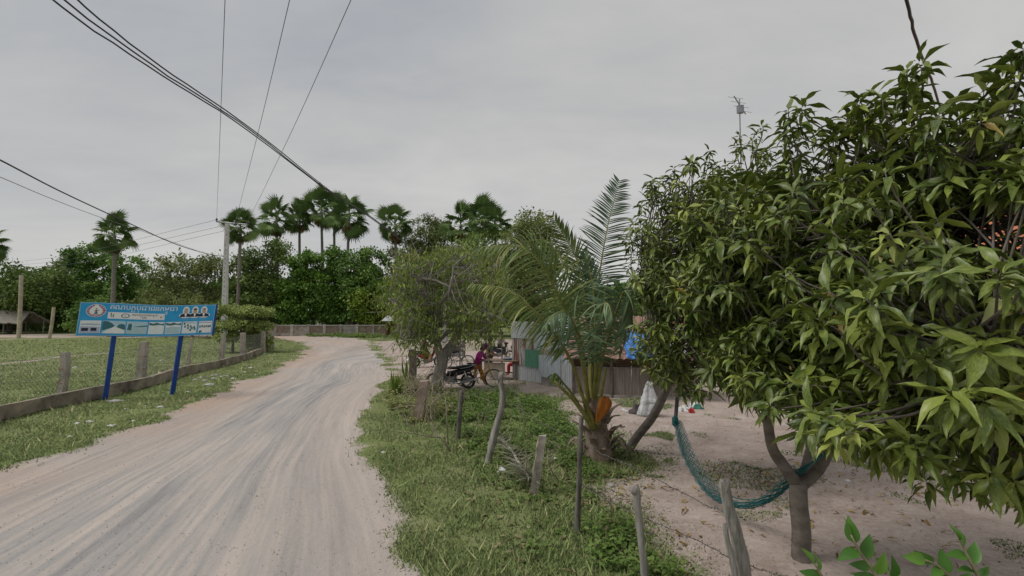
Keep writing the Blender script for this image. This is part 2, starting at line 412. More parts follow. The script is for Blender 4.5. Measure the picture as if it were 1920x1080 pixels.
bh = nmath(nt, 'ADD', nmath(nt, 'MULTIPLY', n_fine, 1.0), nmath(nt, 'MULTIPLY', n_grit, 0.4))
pbsdf(nt, o, c, 0.95, 0, 0.1, bh, 0.55, 0.03)
EARTH = m
cls = np.where(sr > 0, 1, np.where(sy > 0, 2, 0))
fc = np.median(cls[F], axis=1).round().astype(int); fc = np.where(fc == 0, 0, np.where(fc == 1, 1, 2))
for nm_, k in (('ground', 0), ('road', 1), ('yard', 2)):
    fs = F[fc == k]; used, inv = np.unique(fs, return_inverse=True)
    ob = obj(nm_, V[used], inv.reshape(fs.shape), EARTH, smooth=True)
    for an, av in (('road', roadm), ('sand', sandm), ('u', u)):
        at_ = ob.data.attributes.new(an, 'FLOAT', 'POINT'); at_.data.foreach_set('value', av[used].astype(np.float32))
    ob['kind'] = 'structure'
    ob['label'] = {'ground': 'flat grassy ground reaching to the tree line', 'road': 'pale rutted dirt road bending left past the wall', 'yard': 'bare pinkish sandy yard around the sheds and trees'}[nm_]

# ------------------------------------------------------------------ trees
BARK = mat('bark', (0.10, 0.08, 0.065), (0.21, 0.18, 0.15), 7, 0.9, stretch=(3, 3, 0.6), bump=0.8)
BARKG = mat('bark_grey', (0.17, 0.155, 0.135), (0.34, 0.315, 0.285), 7, 0.9, stretch=(3, 3, 0.6), bump=0.8)
BARKM = mat('bark_mango', (0.105, 0.09, 0.075), (0.20, 0.175, 0.155), 5, 0.9, stretch=(1, 1, 1.6), bump=0.7)
L_DARK = leafmat('leaf_dark', [(0, (0.020, 0.038, 0.012)), (0.5, (0.045, 0.078, 0.022)), (1, (0.085, 0.125, 0.035))], gain=1.75)
L_MID = leafmat('leaf_mid', [(0, (0.035, 0.055, 0.018)), (0.5, (0.072, 0.105, 0.032)), (1, (0.13, 0.16, 0.055))], gain=1.25)
L_OLIVE = leafmat('leaf_olive', [(0, (0.050, 0.058, 0.024)), (0.5, (0.095, 0.112, 0.045)), (1, (0.16, 0.17, 0.075))], gain=1.2)
L_GREY = leafmat('leaf_grey', [(0, (0.055, 0.070, 0.035)), (0.5, (0.10, 0.125, 0.060)), (1, (0.16, 0.185, 0.095))])
L_BRIGHT = leafmat('leaf_bright', [(0, (0.075, 0.105, 0.018)), (0.5, (0.13, 0.18, 0.03)), (1, (0.21, 0.26, 0.05))])
L_LIME = leafmat('leaf_lush', [(0, (0.03, 0.06, 0.012)), (0.5, (0.062, 0.115, 0.022)), (1, (0.115, 0.18, 0.04))], gain=1.12)

def crown_tips(ells, n, inner=0.5, low=-1.0):
    vol = np.array([e[3] * e[4] * e[5] for e in ells]) ** 0.75; k = rng.choice(len(ells), n, p=vol / vol.sum())
    E_ = np.array(ells)[k]; d = rdir(n); d[:, 2] = np.where(d[:, 2] < low, -d[:, 2], d[:, 2])
    r = inner + (1 - inner) * rng.random(n) ** 0.6
    return E_[:, :3] + d * r[:, None] * E_[:, 3:6], d, k
def broadleaf(name, label, base, trunk_top, tr, ells, tips, per, ll, lw, lm, bm=BARK, sig=0.5, droop=0.2, inner=0.55, nb=40, group=None, tpl=T4, up=0.5, low=-1, cat='tree', limbr=0.5, twig=0.012):
    base = np.asarray(base, float); top = np.asarray(trunk_top, float)
    t = thing(name, label, cat, base, group)
    mid = (base + top) / 2 + rng.normal(size=3) * (0.05 * np.linalg.norm(top - base)) * np.array((1, 1, 0))
    lines = [(bez([base - (0, 0, 0.3), base + (top - base) * 0.12, mid, top], 9), np.linspace(1.0, 0.62, 9) * tr * np.concatenate([[1.45, 1.15], np.ones(7)]))]
    limbs = []
    for e_ in ells:
        c = np.array(e_[:3]); k = top + (c - top) * 0.45 + np.array((0, 0, -0.12)) * np.linalg.norm(c - top) + rng.normal(size=3) * 0.06 * np.linalg.norm(c - top)
        l = bez([top - (0, 0, 0.05 * tr), k, c + np.array((0, 0, 0.25 * e_[5]))], 8); limbs.append(l); lines.append((l, np.linspace(tr * limbr, tr * 0.2, 8)))
    Tp, d, k = crown_tips(ells, tips, inner, low)
    for i in range(min(nb, tips)):
        l = limbs[k[i]]; s = l[rng.integers(2, 8)]; e2 = Tp[i]; m_ = (s + e2) / 2 + rng.normal(size=3) * 0.08 * np.linalg.norm(e2 - s) - np.array((0, 0, 0.05)) * np.linalg.norm(e2 - s)
        lines.append((bez([s, m_, e2], 6), np.linspace(tr * 0.2 + twig * 0.6, twig, 6)))
    obj('trunk', *tubes(lines, 6), bm, t, smooth=True)
    n = tips * per
    pos = np.repeat(Tp, per, 0) + rng.normal(size=(n, 3)) * sig * np.array((1, 1, 0.7))
    dd = np.repeat(d, per, 0) * 0.6 + rdir(n) * 0.9; dd[:, 2] -= droop
    upv = rdir(n) * 0.7 + np.array((0, 0, up)) + np.repeat(d, per, 0) * 0.4
    sc_ = ll * (0.65 + 0.7 * rng.random(n)); rn = np.clip(np.repeat(rng.normal(0.45, 0.22, tips), per) + rng.normal(0, 0.16, n), 0, 1)
    Vv, Ff, rr = stamp(tpl[0], tpl[1], frames(dd, upv), pos, np.stack([sc_, sc_ * lw, sc_], 1), rn)
    cr = obj('crown', Vv, Ff, lm, t, rnd=rr); cr['kind'] = 'stuff'
    return t
def at_px(x0, x1, ytop, ybot, Y, depth=None):
    """ellipsoid centre and radii spanning a region of the view at depth Y"""
    a = D(x0, ytop, Y); b = D(x1, ybot, Y); rx = abs(b[0] - a[0]) / 2; rz = abs(a[2] - b[2]) / 2
    return ((a[0] + b[0]) / 2, Y, (a[2] + b[2]) / 2, rx, depth or rx, rz)
def far_tree(label, px, Y, ells, lm, tips, per, ll, lw=0.75, sig=None, tr=0.3, th=None, bm=BARK, name='broadleaf_tree', **k):
    tips = int(tips * 0.42); per = int(per * 5.2); ll = ll * 0.66; sig = sig or 0.07 * sum((e[1] - e[0]) / 960 * Y for e in ells) / len(ells) + 0.12
    es = [at_px(*e, Y + rng.uniform(-1, 1), None) for e in ells]
    b = D(px, 600, Y); base = np.array((b[0], Y, 0.0)); low = min(e[2] - e[5] * 0.5 for e in es)
    top = np.array((np.mean([e[0] for e in es]) * 0.5 + b[0] * 0.5, Y, max(1.2, th or low)))
    return broadleaf(name, label, base, top, tr, es, tips, per, ll, lw, lm, bm, sig or 0.09 * sum(e[3] for e in es) / len(es) + 0.25, **k)

far_tree('dense dark green tree left of centre behind the tall lone palm', 205, 84, [(128, 180, 462, 530), (165, 215, 454, 515), (205, 264, 468, 540), (130, 210, 510, 592), (190, 275, 520, 592)], L_DARK, 360, 22, 0.62, group='trees beyond the field')
far_tree('low spreading tree at the far left edge behind the thatched roof', 20, 78, [(-60, 50, 496, 585), (20, 120, 505, 590)], L_MID, 260, 22, 0.6, group='trees beyond the field')
far_tree('pale leafy tree between the far left trees and dense dark tree', 112, 92, [(80, 145, 486, 570)], L_GREY, 130, 16, 0.6, group='trees beyond the field')
far_tree('open airy tree with flat layered crown left of the utility pole', 345, 76, [(280, 345, 488, 535), (320, 400, 476, 520), (370, 428, 478, 525), (268, 330, 525, 570), (330, 420, 515, 580), (280, 430, 540, 592)], L_OLIVE, 380, 15, 0.5, nb=110, inner=0.35, bm=BARKG, group='trees beyond the field')
far_tree('airy tree right of the utility pole under the row of palms', 488, 78, [(428, 490, 474, 560), (460, 530, 458, 520), (440, 540, 505, 590), (500, 548, 448, 500)], L_MID, 420, 17, 0.5, nb=100, inner=0.35, group='trees beyond the wall')
far_tree('big dense green tree with round crown behind the wall', 585, 76, [(545, 600, 474, 530), (590, 648, 462, 520), (528, 580, 500, 560), (524, 575, 545, 608), (570, 640, 510, 580), (600, 660, 540, 608), (560, 620, 560, 610)], L_LIME, 480, 24, 0.55, tr=0.5, th=2.4, group='trees beyond the wall')
far_tree('round dark green tree behind the wall, right of the big one', 650, 74, [(636, 690, 470, 530), (672, 724, 462, 525), (650, 726, 505, 570), (612, 670, 540, 606), (660, 715, 550, 602)], L_DARK, 460, 24, 0.5, tr=0.45, th=2.4, group='trees beyond the wall')
far_tree('yellow green young tree by the wall beside the tin roofed booth', 695, 73, [(655, 715, 540, 590), (680, 745, 528, 580), (668, 735, 570, 612)], L_BRIGHT, 240, 16, 0.5, tr=0.2, th=2.0, group='trees beyond the wall')
far_tree('feathery tall tree growing around the lone palm right of centre', 790, 82, [(728, 790, 425, 520), (770, 840, 408, 480), (800, 866, 418, 510), (735, 830, 470, 570), (810, 880, 460, 560)], L_OLIVE, 560, 26, 0.6, 0.42, droop=0.8, nb=90, group='trees behind the yard')
far_tree('tall thin crowned tree behind the coconut palm fronds', 998, 62, [(958, 1040, 396, 455), (935, 1005, 430, 500), (985, 1056, 430, 520), (940, 1050, 480, 580)], L_OLIVE, 420, 17, 0.42, nb=110, inner=0.4, group='trees behind the yard')
far_tree('broad green tree behind the thin grey branched tree', 900, 66, [(830, 950, 440, 560), (890, 1000, 455, 580), (860, 1000, 510, 606)], L_MID, 460, 22, 0.5, th=2, group='trees behind the yard')
far_tree('low green tree behind the tin shed roof', 1090, 52, [(1030, 1110, 540, 612), (1080, 1190, 556, 616)], L_MID, 240, 18, 0.42, th=1.6, group='trees behind the yard')
far_tree('low dark tree behind the mango trees at right', 1330, 48, [(1190, 1360, 520, 620), (1330, 1560, 500, 620)], L_DARK, 330, 18, 0.45, th=1.6, group='trees behind the yard')
far_tree('dark green tree behind the lime tree and wall', 745, 90, [(700, 800, 520, 600), (720, 860, 540, 606)], L_DARK, 260, 20, 0.6, th=2.0, group='trees behind the yard')
# bushes along the back of the field
for i, (x0, x1, yt, Yd, lm, lab) in enumerate([(60, 150, 566, 84, L_MID, 'round bush at the back of the field left of the sign'), (130, 210, 560, 70, L_DARK, 'dark bush at the back of the field behind the sign emblem'),
        (200, 300, 562, 68, L_OLIVE, 'olive bush at the back of the field behind the sign lettering'), (290, 390, 556, 64, L_OLIVE, 'wide olive bush behind the right half of the sign'), (370, 450, 566, 60, L_MID, 'bush behind the foot of the utility pole'),
        (-90, 10, 560, 88, L_MID, 'bright bush beside the thatched hut at left edge'), (10, 70, 556, 92, L_LIME, 'leafy bush above the thatched roof'), (440, 530, 568, 80, L_DARK, 'dark bush at the far end of the road before the wall')]):
    far_tree(lab, (x0 + x1) / 2, Yd, [(x0, (x0 + x1) / 2 + 10, yt + 6, 622), ((x0 + x1) / 2 - 10, x1, yt, 622)], lm, 150, 20, 0.42, tr=0.1, th=0.9, name='bush', cat='bush', group='bushes at the back of the field', nb=20)
# far wood closing the horizon
n = 26000
ang = rng.uniform(-1.25, 1.25, n); rr_ = 118 + 22 * rng.random(n); topz = 5.0 + 7 * fbm(ang * 14, ang * 0 + 3, 31, 4)
zz_ = topz * rng.random(n) ** 0.7
pos = np.stack([np.sin(ang) * rr_, np.cos(ang) * rr_, zz_], 1)
Vv, Ff, rr = stamp(*T4, frames(rdir(n), rdir(n) + (0, 0, 0.6)), pos, 1.2 + 0.9 * rng.random(n), np.clip(rng.normal(0.4, 0.2, n), 0, 1))
tag(obj('distant_wood', Vv, Ff, L_DARK, rnd=rr), 'dark far off wood along the whole horizon', 'wood', kind='stuff')

# ------------------------------------------------------------------ sugar palms: trunk, every fan leaf its own part
L_FAN = leafmat('leaf_fan', [(0, (0.022, 0.038, 0.014)), (0.5, (0.048, 0.075, 0.026)), (1, (0.095, 0.125, 0.05))], trans=0.12, gain=1.45)
L_DEAD = leafmat('leaf_dead', [(0, (0.10, 0.062, 0.034)), (0.5, (0.19, 0.125, 0.07)), (1, (0.30, 0.22, 0.13))], trans=0.15, gain=0.65)
def fan_mesh(name, mt, seed, stalk=1.55, rad=1.30, spread=2.3):
    r = random.Random(seed); parts = [tube(bez([(0, 0, 0), (stalk * 0.5, 0, 0.10), (stalk, 0, 0)], 5), [0.06, 0.045, 0.04, 0.035, 0.03], 4)]
    k = 26; V = [(stalk, 0, 0)]; F = []
    for i in range(k):
        a = (i / (k - 1) - 0.5) * 2 * spread; l = rad * (0.82 + 0.25 * math.cos(a * 0.5)) * r.uniform(0.9, 1.08); w = spread / k * 1.05
        dz = -0.28 * l * l / rad + (0.10 if i % 2 else -0.04); f = 0.62
        i0 = len(V)
        V += [(stalk + math.cos(a - w) * l * f, math.sin(a - w) * l * f, -0.10 * f + 0.05), (stalk + math.cos(a) * l * f, math.sin(a) * l * f, -0.10 * f - 0.03), (stalk + math.cos(a + w) * l * f, math.sin(a + w) * l * f, -0.10 * f + 0.05), (stalk + math.cos(a) * l, math.sin(a) * l, dz)]
        F += [(0, i0, i0 + 1), (0, i0 + 1, i0 + 2), (i0, i0 + 3, i0 + 1), (i0 + 1, i0 + 3, i0 + 2)]
    parts.append((V, F)); Vv, Ff = join(*parts)
    return meshdata(name, Vv, Ff, mt, rnd=np.full(len(Vv), r.uniform(0.1, 0.95)))
FANS = [fan_mesh('fan_leaf', L_FAN, i) for i in range(6)]; DEADF = [fan_mesh('dead_fan_leaf', L_DEAD, 20 + i, 0.9, 0.95, 1.5) for i in range(3)]
PALMT = mat('palm_trunk', (0.13, 0.115, 0.10), (0.27, 0.25, 0.225), 3, 0.9, stretch=(1, 1, 6), bump=0.7)
def sugar_palm(px, ytop, Yd, label, cw=1.0, lean=0.0, nl=23, group='sugar palms standing above the trees'):
    cw *= 1.22 * rng.uniform(0.9, 1.08); nl = int(rng.integers(17, 27)); lean += rng.normal() * 0.35
    c = D(px, ytop, Yd); b = np.array((c[0] + lean, Yd, 0.0)); h = c[2] - 2.2 * cw
    t = thing('sugar_palm', label, 'palm', b, group)
    top = np.array((c[0], Yd, h))
    l = bez([b - (0, 0, 0.3), b + (top - b) * 0.4 + (0.15, 0, 0), top], 14)
    obj('trunk', *tube(l, np.linspace(0.34, 0.19, 14) * np.where(np.arange(14) == 0, 1.3, 1), 9), PALMT, t, smooth=True)
    for i in range(nl):
        az = i * 2.39996 + rng.uniform(-.2, .2); el = R(80 - 130 * (i / (nl - 1)) ** 0.85 + rng.uniform(-8, 8))
        d = np.array((math.cos(az) * math.cos(el), math.sin(az) * math.cos(el), math.sin(el))); fr = frames(d[None], np.array([(0, 0, 1.0)]) + rdir(1) * 0.8)[0]
        s = cw * rng.uniform(0.78, 1.18)
        inst('leaf', FANS[i % 6], Matrix.Translation(Vector(top + (0, 0, 0.5 - 0.9 * i / nl))) @ Matrix(fr.tolist()).to_4x4() @ Matrix.Scale(s, 4), t)
    for i in range(9):
        az = i * 2.39996; el = R(-58 - 20 * rng.random()); d = np.array((math.cos(az) * math.cos(el), math.sin(az) * math.cos(el), math.sin(el))); fr = frames(d[None], np.array([(0, 0, 1.0)]))[0]
        inst('dead_leaf', DEADF[i % 3], Matrix.Translation(Vector(top - (0, 0, 0.5 + 0.5 * rng.random()))) @ Matrix(fr.tolist()).to_4x4() @ Matrix.Scale(cw * rng.uniform(0.8, 1.0), 4), t)
for a_ in [(216, 412, 66, 'lone sugar palm with long pale trunk above the sign', 0.8, -0.3, 22), (452, 402, 74, 'short sugar palm just right of the utility pole top', 0.8, 0, 22),
           (519, 381, 84, 'sugar palm with drooping brown skirt, leftmost of the tall row', 1.0, 0.4), (562, 384, 88, 'second palm of the tall row, beside the leftmost', 0.98, 0.2),
           (603, 362, 88, 'tallest sugar palm, in the middle of the tall row', 1.08, 0.4), (627, 370, 92, 'sugar palm crowded between the tallest and the right one', 1.0, 0.3),
           (655, 376, 84, 'sugar palm at the right end of the tall row under the cables', 1.05, -0.4), (741, 393, 80, 'lone sugar palm rising beside the feathery tree', 0.95, 0.2),
           (864, 391, 80, 'left palm of the pair above the grey branched tree', 0.95, 0), (906, 382, 78, 'right taller palm of the pair above the grey branched tree', 1.08, 0), (928, 395, 92, 'sugar palm half hidden behind the right palm of the pair', 1.0, 0.3), (-26, 434, 70, 'sugar palm cut off by the left edge of view', 0.8, 0, 20)]:
    sugar_palm(*a_)

# ------------------------------------------------------------------ boundary wall at the road bend: pillars, panels, coping
CONC = mat('old_concrete', (0.15, 0.14, 0.125), (0.30, 0.28, 0.25), 2.2, 0.9, bump=0.5, c3=(0.40, 0.375, 0.335), lo=0.3, hi=0.72)
CONCL = mat('pale_concrete', (0.30, 0.29, 0.27), (0.47, 0.455, 0.43), 5, 0.85, bump=0.3)
BRICK = mat('weathered_brick', (0.16, 0.12, 0.095), (0.27, 0.215, 0.175), 3.0, 0.9, bump=0.5)
w0, w1 = G(455, 629.5)[:2], G(790, 629)[:2]
wd = (w1 - w0); wl_ = np.linalg.norm(wd); wd = wd / wl_; wrz = math.atan2(wd[1], wd[0])
t = thing('boundary_wall', 'long low concrete block wall with pillars across the road bend', 'wall', (*w0, 0))
npan = 11; pw = wl_ / npan
for i in range(npan + 1):
    p = w0 + wd * pw * i; obj('pillar', *box((p[0], p[1], 0.72), (0.34, 0.34, 1.55), wrz), CONCL if i % 2 else CONC, t)
    if i < npan:
        q = p + wd * pw / 2; pan = obj('panel', *box((q[0], q[1], 0.62), (pw - 0.342, 0.16, 1.34), wrz), BRICK if i % 3 else CONC, t)
        obj('coping', *box((q[0], q[1], 1.36), (pw - 0.342, 0.26, 0.12), wrz), CONCL, t)
        obj('plinth', *box((q[0], q[1] - 0.02, 0.16), (pw - 0.35, 0.28, 0.34), wrz), CONC, t)

# far yellow house behind the wall, with its tiled roof
YEL = mat('yellow_plaster', (0.50, 0.34, 0.14), (0.60, 0.43, 0.20), 2, 0.85)
TIN = mat('tin_roof', (0.40, 0.42, 0.44), (0.58, 0.60, 0.62), 3, 0.5, 0.3, 0.4)
DARK = mat('dark_opening', (0.012, 0.012, 0.012), (0.02, 0.02, 0.02), 3, 0.6)
RUST = mat('rust', (0.13, 0.06, 0.035), (0.27, 0.14, 0.085), 5, 0.9, c3=(0.33, 0.20, 0.14))
def simple_house(name, label, c, sx, sy, h, rise, wm, rm, rz=0, over=0.5, doors=True, ridge='x', group=None):
    t = thing(name, label, 'house', (c[0], c[1], 0), group, rz); 
    obj('wall', *box((0, 0, h / 2), (sx, sy, h)), wm, t, local=True)
    a, b = sx / 2 + over, sy / 2 + over; z = h - 0.02
    for s in (-1, 1):
        P_ = np.array([[(-a, s * b, z), (a, s * b, z)], [(-a, 0, z + rise), (a, 0, z + rise)]]); obj('roof_slope', *slab(P_, (0, s * 0.3, 0.95), 0.06), rm, t, local=True)
    for s in (-1, 1): obj('gable', [(s * sx / 2, -sy / 2, h), (s * sx / 2, sy / 2, h), (s * sx / 2, 0, h + rise * sy / (sy + 2 * over))], [(0, 1, 2)], wm, t, local=True)
    k = 3
    for i in range(k):
        x = (i - 1) * sx * 0.3; dr = (i == 1)
        f = obj('door' if dr else 'window', *box((x, -sy / 2 - 0.02, 1.0 if dr else h * 0.55), (0.9 if dr else 1.0, 0.07, 2.0 if dr else 1.0)), mat('painted_wood', (0.10, 0.16, 0.2), (0.14, 0.2, 0.25)), t, local=True)
        obj('frame' if dr else 'pane', *box((x, -sy / 2 - 0.065, 1.0 if dr else h * 0.55), (0.78, 0.03, 1.88 if dr else 0.86)), DARK, f, local=True)
    return t
c = D(676, 590, 96); simple_house('yellow_house', 'yellow plastered house half hidden behind the wall trees', (c[0], 96), 9, 7, 3.6, 2.2, YEL, mat('brown_tiles', (0.16, 0.07, 0.045), (0.26, 0.12, 0.08), 6))
c = D(606, 596, 104); simple_house('white_house', 'white house glimpsed under the big tree behind the wall', (c[0] + 1.5, 104), 8, 6, 3.0, 1.8, mat('whitewash', (0.62, 0.62, 0.60), (0.74, 0.74, 0.72)), TIN)
# booth with tin roof by the wall
b = np.append(G(748, 631)[:2], 0); t = thing('booth', 'small wooden booth with pale tin roof at the wall end', 'booth', b)
for dx in (-1.5, 1.5):
    for dy in (-0.9, 0.9): obj('post', *box(b + (dx, dy, 0.95), (0.1, 0.1, 1.9)), BARK, t)
obj('side_wall', *box(b + (-1.4, 0, 0.85), (0.05, 1.7, 1.7)), RUST, t); obj('back_wall', *box(b + (0, 0.95, 0.85), (3.0, 0.05, 1.7)), RUST, t)
obj('roof', *slab(np.array([[b + (-1.9, -1.4, 1.95), b + (1.9, -1.4, 1.95)], [b + (-1.9, 1.3, 2.6), b + (1.9, 1.3, 2.6)]]), (0, -0.2, 0.97), 0.05), TIN, t)

# thatched hut at the left edge
THATCH = mat('thatch', (0.17, 0.15, 0.13), (0.36, 0.335, 0.30), 3, 0.95, stretch=(6, 1, 1), bump=1.0)
b = np.append(G(8, 626)[:2], 0); t = thing('thatched_hut', 'low open hut with grey thatched roof at the left edge', 'hut', b)
hx = 4.8
for dx in (-4.2, -1.4, 1.4, 4.0):
    for dy in (-1.6, 1.8): obj('post', *tube([b + (dx, dy, -0.1), b + (dx * 1.02, dy, 2.0)], 0.08, 6), BARKG, t)
for s in (-1, 1):
    g_ = []
    for i in range(9):
        f = i / 8; row = []
        for j in range(25):
            x = -hx + 2 * hx * j / 24; row.append(b + (x * (1 - 0.22 * f), s * (2.6 - 2.55 * f), 1.55 + 1.75 * f + 0.08 * math.sin(j * 1.3) * (1 - f) + rng.normal() * 0.03 - 0.12 * abs(x / hx) ** 2))
        g_.append(row)
    obj('roof_slope', *slab(np.array(g_), (0, s * 0.4, 0.9), 0.16), THATCH, t)
obj('bench', *box(b + (-1, 0, 0.5), (5, 1.2, 0.12)), BARK, t)

# leaning weathered posts in the field
for (pts, Y_, r_, lab) in [(((40, 516), (37, 590)), 60, 0.20, 'tall pale post standing behind the thatched roof'), (((101, 576), (93, 617)), 58, 0.16, 'short crooked dead stump left of the sign')]:
    p0 = D(*pts[0], Y_); p1 = D(*pts[1], Y_); p1[2] = -0.2
    obj_ = obj('old_post', *tube(bez([p1, (p0 + p1) / 2 + (0.05, 0, 0), p0], 7), r_, 8), mat('bleached_wood', (0.33, 0.28, 0.2), (0.5, 0.45, 0.36), 3)); tag(obj_, lab, 'post')

# ------------------------------------------------------------------ left fence: low plinth, concrete posts, chain link
PL = [(-13.4, -4.0), (-13.0, 4.0)] + [tuple(G(*p)[:2]) for p in ((-60, 810), (0, 787), (110, 762), (195, 745), (268, 727), (355, 700), (415, 688), (458, 675), (493, 662), (512, 652))]
# plinth: one stretch between each pair of points
PLM = mat('stained_plinth', (0.10, 0.085, 0.068), (0.235, 0.20, 0.16), 1.8, 0.92, bump=0.6, c3=(0.36, 0.30, 0.235), lo=0.32, hi=0.66)
t = thing('fence_plinth', 'low stained concrete plinth along the edge of the field', 'wall', (*PL[3], 0))
for i in range(len(PL) - 1):
    a, b = np.array(PL[i]), np.array(PL[i + 1]); L = np.linalg.norm(b - a); m_ = (a + b) / 2; rz = math.atan2(b[1] - a[1], b[0] - a[0]); k = max(2, int(L / 0.5)); G_ = []
    for s, zf in ((0.09, -0.15), (0.085, 0.30), (0.09, 0.36), (-0.09, 0.36), (-0.085, 0.30), (-0.09, -0.15)):
        row = []
        for j in range(k + 1):
            q = a + (b - a) * (0.002 + 0.996 * j / k); nrm = np.array((b[1] - a[1], a[0] - b[0])) / L
            row.append((*(q + nrm * (s + rng.normal() * 0.006)), zf + 0.018 * math.sin(q[1] * 1.3 + q[0]) + rng.normal() * 0.006))
        G_.append(row)
    Vv, Ff = sheet(np.array(G_)); nn_ = k + 1
    Ff = list(Ff) + [tuple(r * nn_ for r in range(6)), tuple(r * nn_ + k for r in range(5, -1, -1))]
    obj('stretch', Vv, Ff, PLM, t)
POSTM = mat('weathered_post', (0.20, 0.17, 0.145), (0.36, 0.32, 0.28), 4, 0.9, bump=0.6, stretch=(1, 1, 0.5), c3=(0.45, 0.41, 0.36), lo=0.3, hi=0.7)
fposts = [((122, 660), (112, 742), 0.20, 'snapped leaning concrete fence post left of the sign', -22), ((271, 641), (263, 712), 0.27, 'thick upright concrete fence post between the sign legs', -8), ((360, 634), (351, 692), 0.16, 'thin tapering fence post just right of the sign leg', -8),
          ((420, 625), (414, 682), 0.19, 'concrete fence post in front of the flat topped shrub', -6), ((456, 624), (456, 674), 0.26, 'wide square concrete fence post beside the flat topped shrub', -2), ((494, 620), (493, 662), 0.24, 'concrete fence post by the leafy vine near the bend', 0), ((510, 622), (511, 653), 0.26, 'last concrete fence post at the bend of the road', 0)]
tops = []
for (pt, pb, w, lab, ln) in fposts:
    b = G(*pb); a = D(*pt, b[1]); b[2] = -0.1
    t = thing('fence_post', lab, 'fence post', b, 'concrete posts along the left fence'); ax = unit(a - b); H_ = np.linalg.norm(a - b); tops.append(a)
    G_ = []
    for j in range(9):
        f = j / 8; c0 = b + (a - b) * f + (np.array((0.08 * math.sin(f * 3.1), 0, 0)) if 'snapped' in lab else 0)
        ww = w * (1.0 - 0.12 * f) * (0.55 if 'tapering' in lab and f > 0.35 else 1) * (0.78 if 'snapped' in lab and 0.30 < f < 0.42 else 1)
        G_.append([c0 + (sx * ww / 2 + rng.normal() * 0.008, sy * ww / 2, rng.normal() * 0.006) for sx, sy in ((-1, -1), (1, -1), (1, 1), (-1, 1), (-1, -1))])
    Vv, Ff = sheet(np.array(G_)); n_ = 5; obj('shaft', Vv, list(Ff) + [(40, 41, 42, 43)], POSTM, t)
    for z in (0.35, 0.65): obj('wire_tie', *ring(b + (a - b) * z, w * 0.62, 0.012, ax, 12, 4), RUST, t)
# chain link mesh between posts: real crossing wires
WIRE = mat('dull_wire', (0.20, 0.20, 0.19), (0.32, 0.32, 0.31), 20, 0.6, 0.5)
t = thing('chain_link_fence', 'sagging chain link wire mesh above the concrete plinth', 'fence', (*PL[3], 0)); 
lines_all = []
def link_panel(p, q, h0, h1, pitch):
    L = np.linalg.norm(q[:2] - p[:2]); ws = []; nrm = np.array(((q - p)[1], -(q - p)[0], 0)) / L
    def pt(s, z): 
        f = s / L; return np.array((*(p[:2] + (q[:2] - p[:2]) * f), z - 0.05 * math.sin(math.pi * f) * (z / h1)))
    s = -h1
    while s < L:
        for sg in (1, -1):
            s0, s1, z0, z1 = (s, s + (h1 - h0), h0, h1) if sg > 0 else (s, s + (h1 - h0), h1, h0)
            a0, a1 = max(0, s0), min(L, s1)
            if a1 - a0 > 0.02:
                zz0 = z0 + (z1 - z0) * (a0 - s0) / (s1 - s0); zz1 = z0 + (z1 - z0) * (a1 - s0) / (s1 - s0)
                ws.append((pt(a0, zz0), pt(a1, zz1)))
        s += pitch
    V_ = []; F_ = []
    for (a, b) in ws:
        k = len(V_); w = np.array((0, 0, 0.0028)); y = nrm * 0.0028
        V_ += [a - w, a + w, b + w, b - w, a - y, a + y, b + y, b - y]; F_ += [(k, k + 1, k + 2, k + 3), (k + 4, k + 5, k + 6, k + 7)]
    return V_, F_
PP = [np.array((*p, 0)) for p in PL]
for i in range(1, len(PP) - 1):
    o_ = obj('mesh_panel', *link_panel(PP[i], PP[i + 1], 0.38, 1.42, 0.13 if i < 7 else 0.2), WIRE, t); o_['kind'] = 'stuff'
    for z in (0.9, 1.42): obj('line_wire', *tube(bez([PP[i] + (0, 0, z), (PP[i] + PP[i + 1]) / 2 + (0, 0, z - 0.05), PP[i + 1] + (0, 0, z)], 5), 0.005, 4), WIRE, t)

# flat topped shrub and vine behind the fence
b = np.append(G(436, 661)[:2], 0)
broadleaf('flat_topped_shrub', 'clipped flat topped shrub in layers behind the left fence', b, b + (0.1, 0, 1.1), 0.12, [at_px(396, 462, 573, 589, 36, 1.3), at_px(440, 514, 576, 594, 36, 1.3), at_px(396, 482, 599, 615, 35.5, 1.2), at_px(455, 512, 603, 620, 36, 1.0), at_px(400, 450, 622, 640, 35.5, 0.8)], 560, 26, 0.13, 0.6, leafmat('leaf_clipped', [(0, (0.07, 0.085, 0.035)), (0.5, (0.12, 0.14, 0.055)), (1, (0.18, 0.20, 0.085))], upn=False, gain=1.6), sig=0.12, inner=0.2, nb=80, cat='shrub', up=1.6)
b = np.append(G(478, 662)[:2], 0)
broadleaf('leafy_vine', 'pale leafy vine climbing over the fence posts near the bend', b, b + (0, 0, 0.7), 0.05, [at_px(452, 500, 612, 644, 37, 0.8), at_px(462, 508, 624, 660, 36.5, 0.8)], 170, 20, 0.16, 0.5, L_BRIGHT, sig=0.18, inner=0.2, nb=50, cat='vine')

